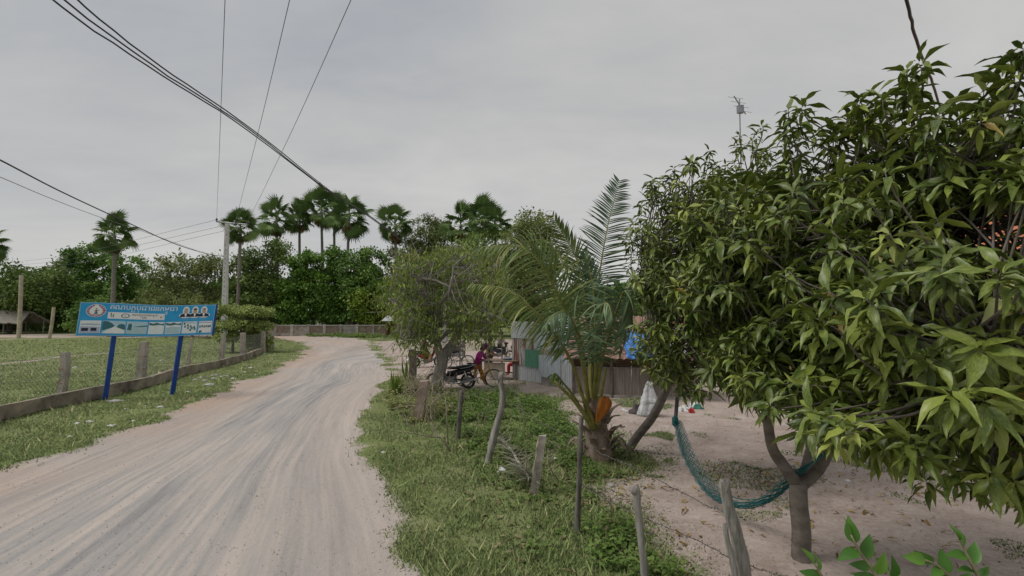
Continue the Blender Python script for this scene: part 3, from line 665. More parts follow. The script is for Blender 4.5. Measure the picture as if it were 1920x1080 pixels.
# ------------------------------------------------------------------ utility pole with cross arm, and the overhead wires
YP = 40.5; pb = np.array((D(422, 560, YP)[0], YP, -0.3)); ptop = D(426, 416, YP)
t = thing('utility_pole', 'tall square concrete power pole with steel cross arm', 'pole', (pb[0], pb[1], 0))
G_ = []
for j in range(25):
    f = j / 24; c0 = pb + (ptop - pb) * f; w = 0.40 - 0.16 * f
    G_.append([c0 + (sx * w / 2, sy * w / 2, 0) for sx, sy in ((-1, -1), (1, -1), (1, 1), (-1, 1), (-1, -1))])
Vv, Ff = sheet(np.array(G_)); obj('shaft', Vv, list(Ff) + [(120, 121, 122, 123)], mat('pole_concrete', (0.42, 0.42, 0.41), (0.56, 0.56, 0.545), 4, 0.85), t)
for j in range(14):
    f = 0.36 + 0.46 * j / 13; c0 = pb + (ptop - pb) * f; w = 0.40 - 0.16 * f
    obj('hole', *box(c0 + (0, -w / 2 - 0.004, 0), (0.05, 0.02, 0.07)), mat('hole_shade', (0.10, 0.10, 0.10), (0.14, 0.14, 0.14)), t)
STEEL = mat('galvanised_steel', (0.22, 0.23, 0.25), (0.34, 0.35, 0.37), 8, 0.5, 0.6)
arm0 = D(405, 415.5, YP - 0.25); arm1 = D(466, 421, YP - 0.25)
obj('cross_arm', *tube([arm0, arm1], 0.045, 4), STEEL, t)
obj('brace', *tube([arm1 * 0.75 + arm0 * 0.25, ptop + (0, -0.15, -1.1)], 0.025, 4), STEEL, t)
INS = mat('brown_porcelain', (0.04, 0.025, 0.02), (0.07, 0.04, 0.03), 5, 0.25, 0, 0.6)
ins = [arm0 * (1 - f) + arm1 * f for f in (0.02, 0.6, 0.97)]
for p in ins:
    obj('insulator', *join(tube([p, p + (0, 0, 0.1), p + (0, 0, 0.12), p + (0, 0, 0.18), p + (0, 0, 0.2), p + (0, 0, 0.28)], [0.03, 0.04, 0.1, 0.09, 0.06, 0.05], 9)), INS, t)
WBLK = mat('cable_black', (0.02, 0.02, 0.022), (0.035, 0.035, 0.04), 10, 0.5)
WGRY = mat('bare_conductor', (0.16, 0.16, 0.17), (0.24, 0.24, 0.25), 10, 0.5, 0.5)
def wire(name, label, pts, r, mt=WBLK, n=28, group='overhead wires', wob=0.0):
    l = bez(pts, n)
    if wob: l = l + rng.normal(size=l.shape) * wob
    o_ = obj(name, *tube(l, r, 5), mt, smooth=True); return tag(o_, label, 'wire', group)
for i, (ux, lab) in enumerate([(422, 'thin conductor from the left end of the cross arm'), (543, 'thin conductor from the middle of the cross arm'), (658, 'thin conductor from the right end of the cross arm')]):
    a = ins[i] + (0, 0, 0.22); b = D(ux, 0, 10.5); e_ = a + (b - a) * 2.0; e_[2] = b[2] + 0.5
    m1 = a + (b - a) * 0.5; m1[2] -= 0.15
    wire('power_line', lab + ', running overhead toward the viewer', [a, m1, b, e_], 0.009, WGRY)
for i, (px0, py0, px1, py1) in enumerate([(407, 412, 0, 494), (420, 423, 0, 500), (420, 433, 40, 503)]):
    a = D(px0, py0, YP - 0.2); b = D(px1, py1, 88); m1 = (a + b) / 2; m1[2] -= 0.7
    wire('power_line', ('upper', 'middle', 'lower')[i] + ' of the three thin lines running from the pole far left', [a, m1, b], 0.014, WGRY)
for i, dx in enumerate((-22, 0, 24)):
    pts = [D(100 + dx * 0.9, -60, 6.0 + 0.03 * i), D(122 + dx, 0, 6.5 + 0.03 * i), D(300 + dx * 0.5, 132, 8.4), D(464 + dx * 0.22, 240, 10.8), D(620 + dx * 0.1, 360, 16.4), D(718, 424 + dx * 0.06, 22.7)]
    e_ = np.array((pts[-1][0] - 0.1, 45.0, 6.1 + 0.12 * i)); pts.append(e_)
    wire('service_cable', ('lower left', 'middle', 'upper right')[i] + ' black cable of the bundle crossing above the road', [pts[0] + (pts[0] - pts[1]) * 4] + pts, 0.013, WBLK, 44, wob=0.004)
bp = np.array((-5.95, 45.2, 0)); t = thing('concrete_pole', 'concrete pole hidden behind the grey branched tree, carrying the cable bundle', 'pole', bp)
obj('shaft', *box(bp + (0, 0, 3.3), (0.3, 0.3, 6.8), 0, None, 0.6), CONCL, t); obj('bracket', *box(bp + (0, -0.18, 6.25), (0.5, 0.08, 0.08)), STEEL, t)
a = D(419, 481, YP - 0.2)
wire('service_cable', 'dark sagging cable from the utility pole to the left edge', [D(-150, 225, 8.2), D(0, 300, 9.8), D(120, 362, 12.8), D(245, 420, 16.6), D(330, 458, 21), D(390, 476, 27), a], 0.017, WBLK, 40)
wire('service_cable', 'thin grey line below the dark sagging cable at left', [D(-120, 285, 9), D(0, 332, 10.2), D(95, 372, 13), D(190, 408, 17), D(300, 445, 24), a - (0, 0, 0.3)], 0.008, WGRY, 40)
wire('service_cable', 'thick black cable dropping into the mango crown at right', [D(1660, -120, 5.6), D(1700, 0, 6.5), D(1716, 70, 7.4), D(1742, 140, 8.8), D(1764, 205, 10.6), D(1790, 270, 13)], 0.022, WBLK, 30, wob=0.006)

# ------------------------------------------------------------------ the painted sign on two blue posts
SBLUE = mat('sign_blue', (0.02, 0.33, 0.68), (0.04, 0.39, 0.76), 2.2, 0.45, bump=0.08, detail=8)
SFRAME = mat('sign_frame_blue', (0.02, 0.05, 0.22), (0.03, 0.07, 0.28), 6, 0.5)
SPOST = mat('post_blue', (0.010, 0.045, 0.22), (0.016, 0.065, 0.30), 5, 0.4, bump=0.1)
SWHITE = mat('sign_white', (0.78, 0.80, 0.82), (0.84, 0.86, 0.87), 4, 0.5, bump=0.05)
def flat(name, col, r=0.5): return mat(name, col, tuple(v * 1.12 for v in col), 9, r, bump=0.03)
f0, f1 = G(195, 751), G(322, 740)
TL, TR, BL, BR = D(151, 568, 15.0), D(405, 573, 17.0), D(141, 631, 15.0), D(397, 629, 17.0)
def S(u, v):
    """point on the buckled board: u 0..1 left to right, v 0..1 bottom to top"""
    return (BL * (1 - u) + BR * u) * (1 - v) + (TL * (1 - u) + TR * u) * v + np.array((0, 0, 0.022 * math.sin(u * 6.5 + 0.9) + (0.02 if 0.5 < u else 0) * (u - 0.5))) 
SN = unit(np.cross(TR - TL, TL - BL)); SN = SN if SN[1] < 0 else -SN
SW = np.linalg.norm(TR - TL); SH = np.linalg.norm(TL - BL)
t = thing('sign_board', 'wide blue painted sign with Khmer lettering on two leaning blue posts', 'sign', (*((f0 + f1) / 2)[:2], 0))
for (f, u_) in ((f0, 0.255), (f1, 0.755)):
    top = S(u_, 0.9) - SN * 0.17; b = f - SN * 0.10; b[2] = -0.2
    Vv, Ff = tube([b, b + (top - b) * 0.5, top], 0.085, 4); o_ = obj('post', Vv, Ff, SPOST, t)
nu = 33
board = obj('board', *slab(np.array([[S(i / (nu - 1), v) for v in (0, 0.5, 1)] for i in range(nu)]), -SN, 0.035), SBLUE, t)
rim = obj('side_frame', *join(*[slab(np.array([[S(1.0, v) + SN * 0.01, S(1.0, v) + SN * 0.01 + unit(TR - TL) * 0.06] for v in (-0.01, 0.5, 1.01)]), -SN, 0.12)]), SFRAME, t)
def quadp(name, u0, u1, v0, v1, mt, off, parent, k=6):
    return obj(name, *slab(np.array([[S(u0 + (u1 - u0) * i / k, v) + SN * off for v in (v0, v1)] for i in range(k + 1)]), SN, 0.002), mt, parent)
def polyp(pts, off):
    """flat printed shape: fan of points in (u,v)"""
    return [S(a, b) + SN * off for a, b in pts], [tuple(range(len(pts)))]
def disc(cu, cv, ru, rv, off, n=20, a0=0, a1=2 * math.pi): 
    pts = [(cu + ru * math.cos(a0 + (a1 - a0) * i / n), cv + rv * math.sin(a0 + (a1 - a0) * i / n)) for i in range(n if a1 - a0 > 6 else n + 1)]
    if a1 - a0 < 6: pts = [(cu, cv)] + pts
    return polyp(pts, off)
asp = SW / SH
for nm_, a_ in (('border', (0.0, 1.0, 0.0, 0.022)), ('border', (0.0, 1.0, 0.978, 1.0)), ('border', (0.0, 0.007, 0.022, 0.978)), ('border', (0.993, 1.0, 0.022, 0.978))): quadp(nm_, *a_, flat('sign_pale_blue', (0.22, 0.45, 0.66)), 0.002, t, 14)
RED = flat('sign_red', (0.45, 0.06, 0.08)); INK = flat('sign_ink', (0.02, 0.03, 0.06)); GREYP = flat('sign_grey', (0.28, 0.33, 0.38))
em = obj('emblem', *disc(0.112, 0.755, 0.068, 0.195, 0.004, 28), SWHITE, t)
obj('emblem_rays', *join(*[disc(0.112, 0.755, 0.064, 0.185, 0.0052, 2, a, a + 0.16) for a in np.arange(0, 6.2, 0.36)]), RED, em)
obj('emblem_rays_blue', *join(*[disc(0.112, 0.755, 0.064, 0.185, 0.0058, 2, a, a + 0.11) for a in np.arange(0.18, 6.2, 0.36)]), flat('sign_mid_blue', (0.10, 0.16, 0.42)), em)
obj('emblem_centre', *disc(0.112, 0.74, 0.045, 0.125, 0.007, 20), SWHITE, em)
obj('emblem_peak', *polyp([(0.078, 0.83), (0.112, 0.945), (0.146, 0.83)], 0.0066), SWHITE, em)
obj('emblem_figure', *join(polyp([(0.098, 0.66), (0.126, 0.66), (0.121, 0.72), (0.115, 0.78), (0.108, 0.78), (0.105, 0.70)], 0.0085), disc(0.112, 0.81, 0.007, 0.02, 0.0085, 8), polyp([(0.113, 0.76), (0.132, 0.79), (0.133, 0.775), (0.116, 0.735)], 0.0085), polyp([(0.09, 0.635), (0.136, 0.635), (0.136, 0.65), (0.09, 0.65)], 0.0085), polyp([(0.092, 0.74), (0.108, 0.765), (0.108, 0.745)], 0.0085)), flat('sign_olive_grey', (0.12, 0.16, 0.17)), em)
GLY = {}
def glyph(ch):
    if ch not in GLY:
        c_ = bpy.data.curves.new('glyph', 'FONT'); c_.body = ch; c_.resolution_u = 2; o_ = link(bpy.data.objects.new('glyph', c_)); bpy.context.view_layer.update()
        me = bpy.data.meshes.new_from_object(o_.evaluated_get(bpy.context.evaluated_depsgraph_get()))
        GLY[ch] = (np.array([v.co[:2] for v in me.vertices]).reshape(-1, 2), [tuple(p.vertices) for p in me.polygons])
        bpy.data.objects.remove(o_); bpy.data.curves.remove(c_); bpy.data.meshes.remove(me)
    return GLY[ch]
WORD = [('គ', 0), ('ណ', 0), ('ប', 0), ('ក', 0), ('ស', 1), ('ប', 0), ('រ', 1), ('ជ', 0), ('ា', 0), ('ជ', 0), ('ន', 0), ('ក', 0), ('ម', 0), ('ព', 1), ('ុ', 2), ('ជ', 0), ('ា', 0)]
def khmer(word, u0, u1, v0, h, off):
    """lay glyphs from u0 to u1 on baseline v0, letter height h (in v)"""
    x = 0; items = []; last = (0, 0)
    for ch, k in word:
        P_, F_ = glyph(ch)
        if len(P_) == 0: continue
        w_ = P_[:, 0].max() - P_[:, 0].min()
        if k == 0: items.append((P_ - (P_[:, 0].min(), 0) + (x, 0), F_)); last = (x, w_); x += w_ + 0.09
        elif k == 1: s = min(0.62, last[1] / w_); items.append(((P_ - (P_[:, 0].min(), 0)) * (s, 0.42) + (last[0] + (last[1] - w_ * s) / 2, -0.34), F_))
        else: items.append((P_ - (P_[:, 0].mean(), 0) + (last[0] + last[1] / 2, -0.3), F_))
    out = []
    for P_, F_ in items: out.append(([S(u0 + (u1 - u0) * a / x, v0 + h * b / 0.586) + SN * off for a, b in P_], F_))
    return join(*out)
obj('lettering', *khmer(WORD, 0.205, 0.700, 0.815, 0.125, 0.005), SWHITE, t)
strip = quadp('white_strip', 0.195, 0.605, 0.525, 0.725, SWHITE, 0.003, t, 8)
obj('strip_numeral', *khmer([('៤', 0)], 0.212, 0.246, 0.575, 0.105, 0.007), INK, strip)
obj('strip_ring', *join(disc(0.318, 0.625, 0.031, 0.072, 0.007, 20)), flat('sign_steel', (0.14, 0.22, 0.34)), strip)
obj('strip_ring_centre', *disc(0.318, 0.625, 0.022, 0.052, 0.0085, 16), SWHITE, strip); obj('strip_ring_mark', *disc(0.318, 0.62, 0.010, 0.03, 0.0098, 3), GREYP, strip)
obj('strip_lettering', *khmer(WORD, 0.362, 0.555, 0.640, 0.052, 0.007), INK, strip); obj('strip_numeral', *khmer([('៤', 0), ('២', 0)], 0.437, 0.474, 0.560, 0.05, 0.007), INK, strip)
obj('check_mark', *join(polyp([(0.570, 0.625), (0.576, 0.64), (0.583, 0.60), (0.580, 0.575)], 0.007), polyp([(0.580, 0.575), (0.583, 0.60), (0.603, 0.69), (0.600, 0.66)], 0.007)), RED, strip)
pm = obj('portraits', *join(*[disc(0.765 + 0.072 * i, 0.66, 0.052, 0.085, 0.004 + 0.0007 * i, 16) for i in range(3)], *[disc(0.765 + 0.072 * i, 0.82, 0.027, 0.135, 0.0068 + 0.0004 * i, 16) for i in range(3)]), SWHITE, t)
for i in range(3):
    cu = 0.765 + 0.072 * i
    obj('suit', *polyp([(cu - 0.045, 0.615), (cu + 0.045, 0.615), (cu + 0.040, 0.69), (cu + 0.014, 0.73), (cu - 0.014, 0.73), (cu - 0.040, 0.69)], 0.0085 + 0.0004 * i), INK, pm)
    obj('shirt', *polyp([(cu - 0.004, 0.625), (cu + 0.004, 0.625), (cu + 0.010, 0.725), (cu - 0.010, 0.725)], 0.0100), SWHITE, pm)
    obj('face', *disc(cu, 0.795, 0.0155, 0.078, 0.0100, 14), flat('portrait_skin', (0.50, 0.36, 0.30)), pm)
    obj('hair', *disc(cu, 0.825, 0.0165, 0.075, 0.0108, 10, 0.25, math.pi - 0.25), flat('portrait_hair_%d' % i, ((0.40, 0.41, 0.43), (0.10, 0.09, 0.09), (0.30, 0.30, 0.31))[i]), pm)
    obj('caption', *join(*[polyp([(cu - 0.026, 0.52 + 0.03 * k), (cu + 0.026, 0.52 + 0.03 * k), (cu + 0.026, 0.53 + 0.03 * k), (cu - 0.026, 0.53 + 0.03 * k)], 0.004) for k in range(2)]), flat('sign_pale_blue', (0.22, 0.45, 0.66)), pm)
ub = [(0.018, 0.158), (0.170, 0.328), (0.336, 0.486), (0.496, 0.612), (0.622, 0.742), (0.752, 0.868), (0.882, 0.988)]
PALE = flat('print_pale', (0.70, 0.77, 0.80)); TEAL = flat('print_teal', (0.05, 0.16, 0.19)); SKYP = flat('print_sky', (0.42, 0.60, 0.72)); WATR = flat('print_water', (0.40, 0.56, 0.62)); LAV = flat('print_lavender', (0.42, 0.46, 0.60))
for i, (a, b) in enumerate(ub):
    w_ = b - a; f = lambda x: a + w_ * x; v = lambda y: 0.075 + 0.385 * y; pp = lambda L, o=0.0058: polyp([(f(x), v(y)) for x, y in L], o)
    ph = quadp('printed_photo', a, b, 0.075, 0.46, (PALE, SKYP, SKYP, PALE, PALE, PALE, SWHITE)[i], 0.003, t, 3)
    if i == 0:
        obj('print_detail', *join(pp([(0.05, 0.66), (0.95, 0.62), (0.95, 0.72), (0.4, 0.78), (0.05, 0.74)]), pp([(0.03, 0.0), (0.97, 0.0), (0.97, 0.5), (0.03, 0.55)], 0.0052)), LAV, ph); obj('print_detail', *join(pp([(0.1, 0.18), (0.42, 0.18), (0.42, 0.42), (0.1, 0.42)], 0.007), pp([(0.54, 0.18), (0.82, 0.18), (0.82, 0.42), (0.54, 0.42)], 0.007)), INK, ph)
    elif i == 1:
        obj('print_detail', *join(pp([(0.0, 0.2), (0.45, 0.48), (0.52, 0.62), (0.4, 0.8), (0.22, 0.95), (0.05, 0.97), (0.0, 0.9)]), pp([(0.62, 0.5), (0.95, 0.3), (1, 0.35), (0.98, 0.7), (0.85, 0.78), (0.7, 0.72)])), TEAL, ph); obj('print_detail', *pp([(0.0, 0.0), (1.0, 0.0), (1.0, 0.28), (0.56, 0.52), (0.50, 0.52)], 0.0052), SWHITE, ph)
    elif i == 2:
        obj('print_detail', *join(pp([(0.05, 0.3), (0.25, 0.28), (0.26, 0.7), (0.2, 0.85), (0.08, 0.75)]), pp([(0.26, 0.56), (0.7, 0.66), (1, 0.72), (1, 0.62), (0.6, 0.56)])), TEAL, ph); obj('print_detail', *pp([(0, 0), (0.95, 0), (1, 0.35), (0.8, 0.55), (0.3, 0.5), (0.1, 0.25)], 0.0052), WATR, ph)
    elif i in (3, 4):
        obj('print_detail', *pp([(0.02, 0.74), (0.3, 0.70), (0.6, 0.76), (0.98, 0.72), (0.98, 0.9), (0.75, 0.84), (0.5, 0.95), (0.25, 0.86), (0.02, 0.95)]), TEAL, ph)
        if i == 4: obj('print_detail', *pp([(0.02, 0.05), (0.95, 0.02), (0.95, 0.55), (0.5, 0.62), (0.02, 0.5)], 0.0052), WATR, ph)
    else:
        obj('print_detail', *join(*[pp([(x, y), (x + 0.13, y - 0.02), (x + 0.12, y + 0.17), (x + 0.02, y + 0.18)]) for x, y in ([(0.06, 0.75), (0.12, 0.5), (0.3, 0.6), (0.33, 0.38), (0.5, 0.5), (0.6, 0.35), (0.75, 0.42), (0.8, 0.28), (0.5, 0.2)] if i == 5 else [(0.04, 0.45), (0.2, 0.48), (0.36, 0.45), (0.52, 0.48), (0.68, 0.46), (0.82, 0.48), (0.05, 0.02), (0.16, 0.04)])]), TEAL, ph)
        obj('print_detail', *pp([(0.02, 0.86), (0.98, 0.82), (0.98, 0.90), (0.02, 0.95)], 0.0052), LAV, ph)

# ------------------------------------------------------------------ tin shed: every corrugated sheet its own part
def tin_mat(name, a, b, rust=None, metal=0.0):
    if name in MATS: return MATS[name]
    m, nt, o = newmat(name); n = noise(nt, 3.5, 5, 0.6, stretch=(2.5, 2.5, 0.5)); c = ramp(nt, n, [(0.3, a), (0.7, b)])
    if rust:
        n2 = noise(nt, 1.6, 5, 0.65, stretch=(4, 4, 0.5)); c = nmix(nt, ramp(nt, n2, [(rust, (0, 0, 0)), (rust + 0.1, (1, 1, 1))]), c, (0.22, 0.10, 0.07))
    pbsdf(nt, o, c, 0.55, metal, 0.4, n, 0.1, 0.01); return m
TG = tin_mat('tin_grey', (0.42, 0.45, 0.475), (0.58, 0.61, 0.635), 0.66); TB = tin_mat('tin_bluish', (0.40, 0.46, 0.51), (0.55, 0.62, 0.67), 0.74); TGR = tin_mat('tin_green', (0.09, 0.26, 0.18), (0.13, 0.33, 0.24), 0.8, 0.0); TRU = tin_mat('tin_rusty', (0.42, 0.43, 0.44), (0.54, 0.55, 0.56), 0.43); TD = tin_mat('tin_dark', (0.27, 0.255, 0.245), (0.38, 0.365, 0.355), 0.6)
SA = G(961, 712); SB = G(1112, 737); SA[2] = SB[2] = 0
sdv = (SB - SA); SL = np.linalg.norm(sdv); sdv = sdv / SL; sn = np.array((sdv[1], -sdv[0], 0)); sn = sn if sn[1] < 0 else -sn
t = thing('tin_shed', 'shed walled with patched corrugated tin sheets behind the coconut palm', 'shed', SA)
def corr(s0, s1, z0, z1, off, pitch=0.115, amp=0.02, tilt=0.0, o=SA, d=sdv, nn=sn):
    k = max(6, int((s1 - s0) / pitch * 6)); ss = np.linspace(s0, s1, k)
    P_ = np.array([[o + d * (s + tilt * z) + nn * (off + amp * math.sin(2 * math.pi * s / pitch)) + np.array((0, 0, z)) for z in (z0, z1)] for s in ss])
    return slab(P_, -nn, 0.004)
def PXs(px): # pixel column to distance along the shed front
    r_ = ray(px, 650)[:2]; M_ = np.array([[r_[0], -sdv[0]], [r_[1], -sdv[1]]]); return np.linalg.solve(M_, SA[:2])[1]
for (x0, x1, z0, z1, off, mt) in [(961, 1016, 0.03, 0.66, 0.00, TG), (962, 988, 0.62, 1.72, 0.03, TRU), (984, 1002, 1.20, 1.70, 0.025, TRU), (986, 1018, 0.60, 1.26, 0.06, TGR), (960, 1003, 1.66, 2.32, 0.055, TG), (1000, 1050, 1.20, 2.28, 0.02, TB),
                                   (1014, 1054, 0.30, 1.10, 0.09, TB), (1038, 1056, 0.06, 0.34, 0.05, TG), (1012, 1060, 1.05, 1.3, 0.055, TD), (1015, 1040, 0.03, 0.34, 0.025, TD), (1052, 1085, 0.02, 1.12, 0.06, TG), (1083, 1113, 0.02, 1.15, 0.03, TD), (1045, 1114, 1.08, 2.0, 0.00, TG)]:
    obj('corrugated_sheet', *corr(PXs(x0), PXs(x1), z0, z1, off), mt, t)
# return wall, corner posts, roof
back = -sn
for k in range(3): obj('corrugated_sheet', *corr(0.02 + k * 0.95, 1.0 + k * 0.95, 0.04, 2.15, 0.01 * (k % 2), o=SA, d=back, nn=-sdv), (TG, TRU, TG)[k], t)
for p in (SA + back * 0.05 + sdv * 0.05, SB + back * 0.05 - sdv * 0.05, SA + back * 2.85, SB + back * 2.85): obj('post', *tube([p - (0, 0, 0.1), p + (0, 0, 2.1)], 0.045, 6), BARK, t)
for k in range(5):
    s0, s1 = -0.35 + k * 0.95, 0.70 + k * 0.95
    P_ = np.array([[SA + sdv * s + sn * a + np.array((0, 0, z + 0.012 * math.sin(2 * math.pi * s / 0.076) + 0.008 * (k % 2))) for a, z in ((-0.06, 2.10), (-3.1, 2.45))] for s in np.linspace(s0, s1, 52)])
    obj('roof_sheet', *slab(P_, (0, 0, 1), 0.004), (TG, TRU, TD)[k % 3], t)
obj('floor_edge', *box(SA + sdv * SL / 2 + back * 0.1 + (0, 0, 0.02), (SL, 0.3, 0.09), math.atan2(sdv[1], sdv[0])), CONC, t)

# ------------------------------------------------------------------ low hut with screen wall, tiled roof edge, blue tarpaulin
HA = G(1075, 744); HB = G(1300, 752); HA[2] = HB[2] = 0; hd = unit(HB - HA); HL = np.linalg.norm(HB - HA); hn = np.array((hd[1], -hd[0], 0)); hn = hn if hn[1] < 0 else -hn
SCREEN = mat('woven_screen', (0.16, 0.13, 0.115), (0.28, 0.24, 0.215), 2.0, 0.9, stretch=(14, 14, 0.8), bump=0.5)
WOODB = mat('brown_board', (0.075, 0.045, 0.03), (0.14, 0.09, 0.06), 4, 0.85, stretch=(0.6, 0.6, 8))
t = thing('low_hut', 'low hut with brown screen wall and sagging tiled roof behind the palm', 'hut', HA)
k = 6
for i in range(k):
    a, b = HL * i / k + 0.004, HL * (i + 1) / k - 0.004
    obj('screen_panel', *box(HA + hd * (a + b) / 2 + (0, 0, 0.50), (b - a, 0.03, 0.9), math.atan2(hd[1], hd[0])), SCREEN, t)
    obj('upper_board', *box(HA + hd * (a + b) / 2 - hn * 0.05 + (0, 0, 1.12), (b - a, 0.02, 0.35), math.atan2(hd[1], hd[0])), WOODB, t)
obj('base_course', *box(HA + hd * HL / 2 + (0, 0, 0.0), (HL, 0.14, 0.22), math.atan2(hd[1], hd[0])), CONC, t)
for i in range(4): obj('post', *tube([HA + hd * HL * i / 3 + hn * 0.06 - (0, 0, 0.1), HA + hd * HL * i / 3 + hn * 0.05 + (0, 0, 1.35)], 0.045, 6), BARK, t)
obj('rail', *tube([HA + hn * 0.05 + (0, 0, 0.93), HB + hn * 0.05 + (0, 0, 0.95)], 0.022, 5), BARKG, t)
RT = mat('old_roof_tile', (0.17, 0.085, 0.065), (0.30, 0.18, 0.145), 5, 0.9, c3=(0.36, 0.27, 0.23), lo=0.3, hi=0.7)
tile_me = meshdata('tile', *join(slab(np.array([[(x, y, 0.018 * math.cos(x / 0.1 * math.pi)) for y in (0, 0.34)] for x in np.linspace(-0.1, 0.1, 6)]), (0, 0, 1), 0.012)), RT)
rise = unit(np.array((-hn[0], -hn[1], 0)) * 0.9 + np.array((0, 0, 0.55))); up_ = np.cross(hd, rise); up_ = up_ if up_[2] > 0 else -up_
for r_ in range(9):
    for c_ in range(int(HL / 0.2) + 2):
        p = HA + hn * 0.35 + hd * (0.2 * c_ - 0.15) + rise * (0.27 * r_) + np.array((0, 0, 1.22)) + up_ * (0.012 * (r_ % 2) + rng.uniform(0, 0.012))
        Mx = Matrix(((*[hd[0], rise[0], up_[0]], p[0]), (*[hd[1], rise[1], up_[1]], p[1]), (*[hd[2], rise[2], up_[2]], p[2]), (0, 0, 0, 1)))
        inst('roof_tile', tile_me, Mx @ Matrix.Rotation(rng.normal() * 0.03, 4, 'Z') @ Matrix.Rotation(R(-3), 4, 'X'), t)
obj('roof_underside', *slab(np.array([[HA + hn * 0.33 + hd * a + (0, 0, 1.19) + rise * b for b in (0, 2.5)] for a in (-0.2, HL + 0.2)]), -up_, 0.02), WOODB, t)
TARP = mat('blue_tarp', (0.02, 0.13, 0.42), (0.05, 0.22, 0.58), 5, 0.4, bump=0.4, spec=0.5)
ta = PX = None
def hut_roof(s, w, lift=0.03): return HA + hn * 0.35 + hd * s + rise * w + np.array((0, 0, 1.24)) + up_ * lift
def hs(px):
    r_ = ray(px, 650)[:2]; M_ = np.array([[r_[0], -hd[0]], [r_[1], -hd[1]]]); return np.linalg.solve(M_, HA[:2])[1]
s0, s1 = hs(1172), hs(1222)
g_ = [[hut_roof(s0 + (s1 - s0) * i / 14 + 0.04 * math.sin(j), -0.1 + 1.6 * j / 12 * (1 - 0.25 * i / 14), 0.06 + 0.05 * rng.random() + 0.05 * math.sin(i * 1.1 + j * 0.7)) for j in range(13)] for i in range(15)]
tag(obj('tarpaulin', *slab(np.array(g_), up_, 0.006), TARP, smooth=True), 'crumpled bright blue tarpaulin spread on the low hut roof', 'tarpaulin')
g_ = [[hut_roof(s1 + 0.02 + 1.1 * i / 10, 0.05 + 1.5 * j / 10, 0.07 + 0.05 * rng.random()) for j in range(11)] for i in range(11)]
tag(obj('plastic_sheet', *slab(np.array(g_), up_, 0.006), mat('dusty_sheet', (0.27, 0.25, 0.235), (0.40, 0.38, 0.36), 4, 0.7), smooth=True), 'dusty grey sheet beside the blue tarpaulin on the low hut roof', 'sheet')

# ------------------------------------------------------------------ house with orange tiles behind the mango crowns, and its aerial
t = thing('tiled_house', 'house with orange tiled roof glimpsed through the mango leaves', 'house', (13.5, 14.5, 0))
PLAST = mat('house_boards', (0.16, 0.11, 0.075), (0.25, 0.18, 0.13), 3, 0.85, stretch=(1, 1, 6))
for i in range(9): obj('wall_board', *box((9.0 + i * 1.1, 12.6, 2.1), (1.095, 0.1, 4.2)), PLAST, t)
obj('side_wall', *box((8.5, 14.6, 2.1), (0.1, 4.0, 4.2)), PLAST, t); obj('back_wall', *box((13.4, 16.6, 2.1), (9.8, 0.1, 4.2)), PLAST, t)
for x in (10.1, 13.4, 16.2):
    f_ = obj('window', *box((x, 12.53, 2.5), (1.1, 0.08, 1.2)), mat('painted_wood', (0.10, 0.16, 0.2), (0.14, 0.2, 0.25)), t); obj('pane', *box((x, 12.48, 2.5), (0.9, 0.03, 1.0)), DARK, f_)
ORG_T = mat('orange_tile', (0.36, 0.105, 0.045), (0.52, 0.19, 0.095), 4, 0.75, c3=(0.50, 0.27, 0.17), lo=0.3, hi=0.7)
ot = meshdata('tile', *slab(np.array([[(x, y, 0.02 * math.cos(x / 0.15 * math.pi)) for y in (0, 0.5)] for x in np.linspace(-0.15, 0.15, 6)]), (0, 0, 1), 0.015), ORG_T)
rs = unit((0, 4.2, 2.7)); us = unit((0, -2.7, 4.2)); rest = []
for r_ in range(12):
    for c_ in range(35):
        p = np.array((7.9 + 0.3 * c_, 12.1, 3.95)) + rs * (0.42 * r_) + us * (0.015 * (r_ % 2) + rng.uniform(0, 0.012)); px_, py_, _ = proj(p)
        Mx = Matrix(((1, 0, 0, p[0]), (0, rs[1], us[1], p[1]), (0, rs[2], us[2], p[2]), (0, 0, 0, 1)))
        if px_ < 2050 and sum(1 for _ in t.children) < 310: inst('roof_tile', ot, Mx, t)
        else:
            k = len(ot.vertices); rest.append((np.array([(Mx @ v.co)[:] for v in ot.vertices]), [tuple(pl.vertices) for pl in ot.polygons]))
if rest:
    o_ = obj('roof_tiles', *join(*rest), ORG_T, t); o_['kind'] = 'stuff'
obj('roof_back', *slab(np.array([[(7.8, 16.9, 4.0), (18.4, 16.9, 4.0)], [(7.8, 14.55 + 1.95, 6.2), (18.4, 16.5, 6.2)]]), (0, 0.6, 0.8), 0.05), ORG_T, t)
obj('gable', [(8.45, 12.6, 4.2), (8.45, 16.6, 4.2), (8.45, 15.6, 6.1)], [(0, 1, 2)], PLAST, t)
ab = np.array((D(1388, 250, 13)[0], 13.0, 0)); at_ = D(1388, 186, 13); t = thing('aerial_mast', 'thin aerial mast with rods rising above the mango crown', 'aerial', ab)
obj('mast', *tube([ab - (0, 0, 0.2), (ab[0], 13, at_[2])], 0.016, 6), STEEL, t)
bm_ = obj('boom', *tube([D(1376, 180, 12.9), D(1398, 214, 13.1)], 0.018, 4), STEEL, t)
for f in (0.1, 0.35, 0.6, 0.85):
    c0 = D(1376 + 22 * f, 180 + 34 * f, 12.9 + 0.2 * f); obj('rod', *tube([c0 + (-0.14, 0.1, 0.07), c0 + (0.16, -0.1, -0.07)], 0.005, 4), STEEL, bm_)
obj('box', *box(D(1388, 205, 13), (0.15, 0.1, 0.2)), STEEL, t)

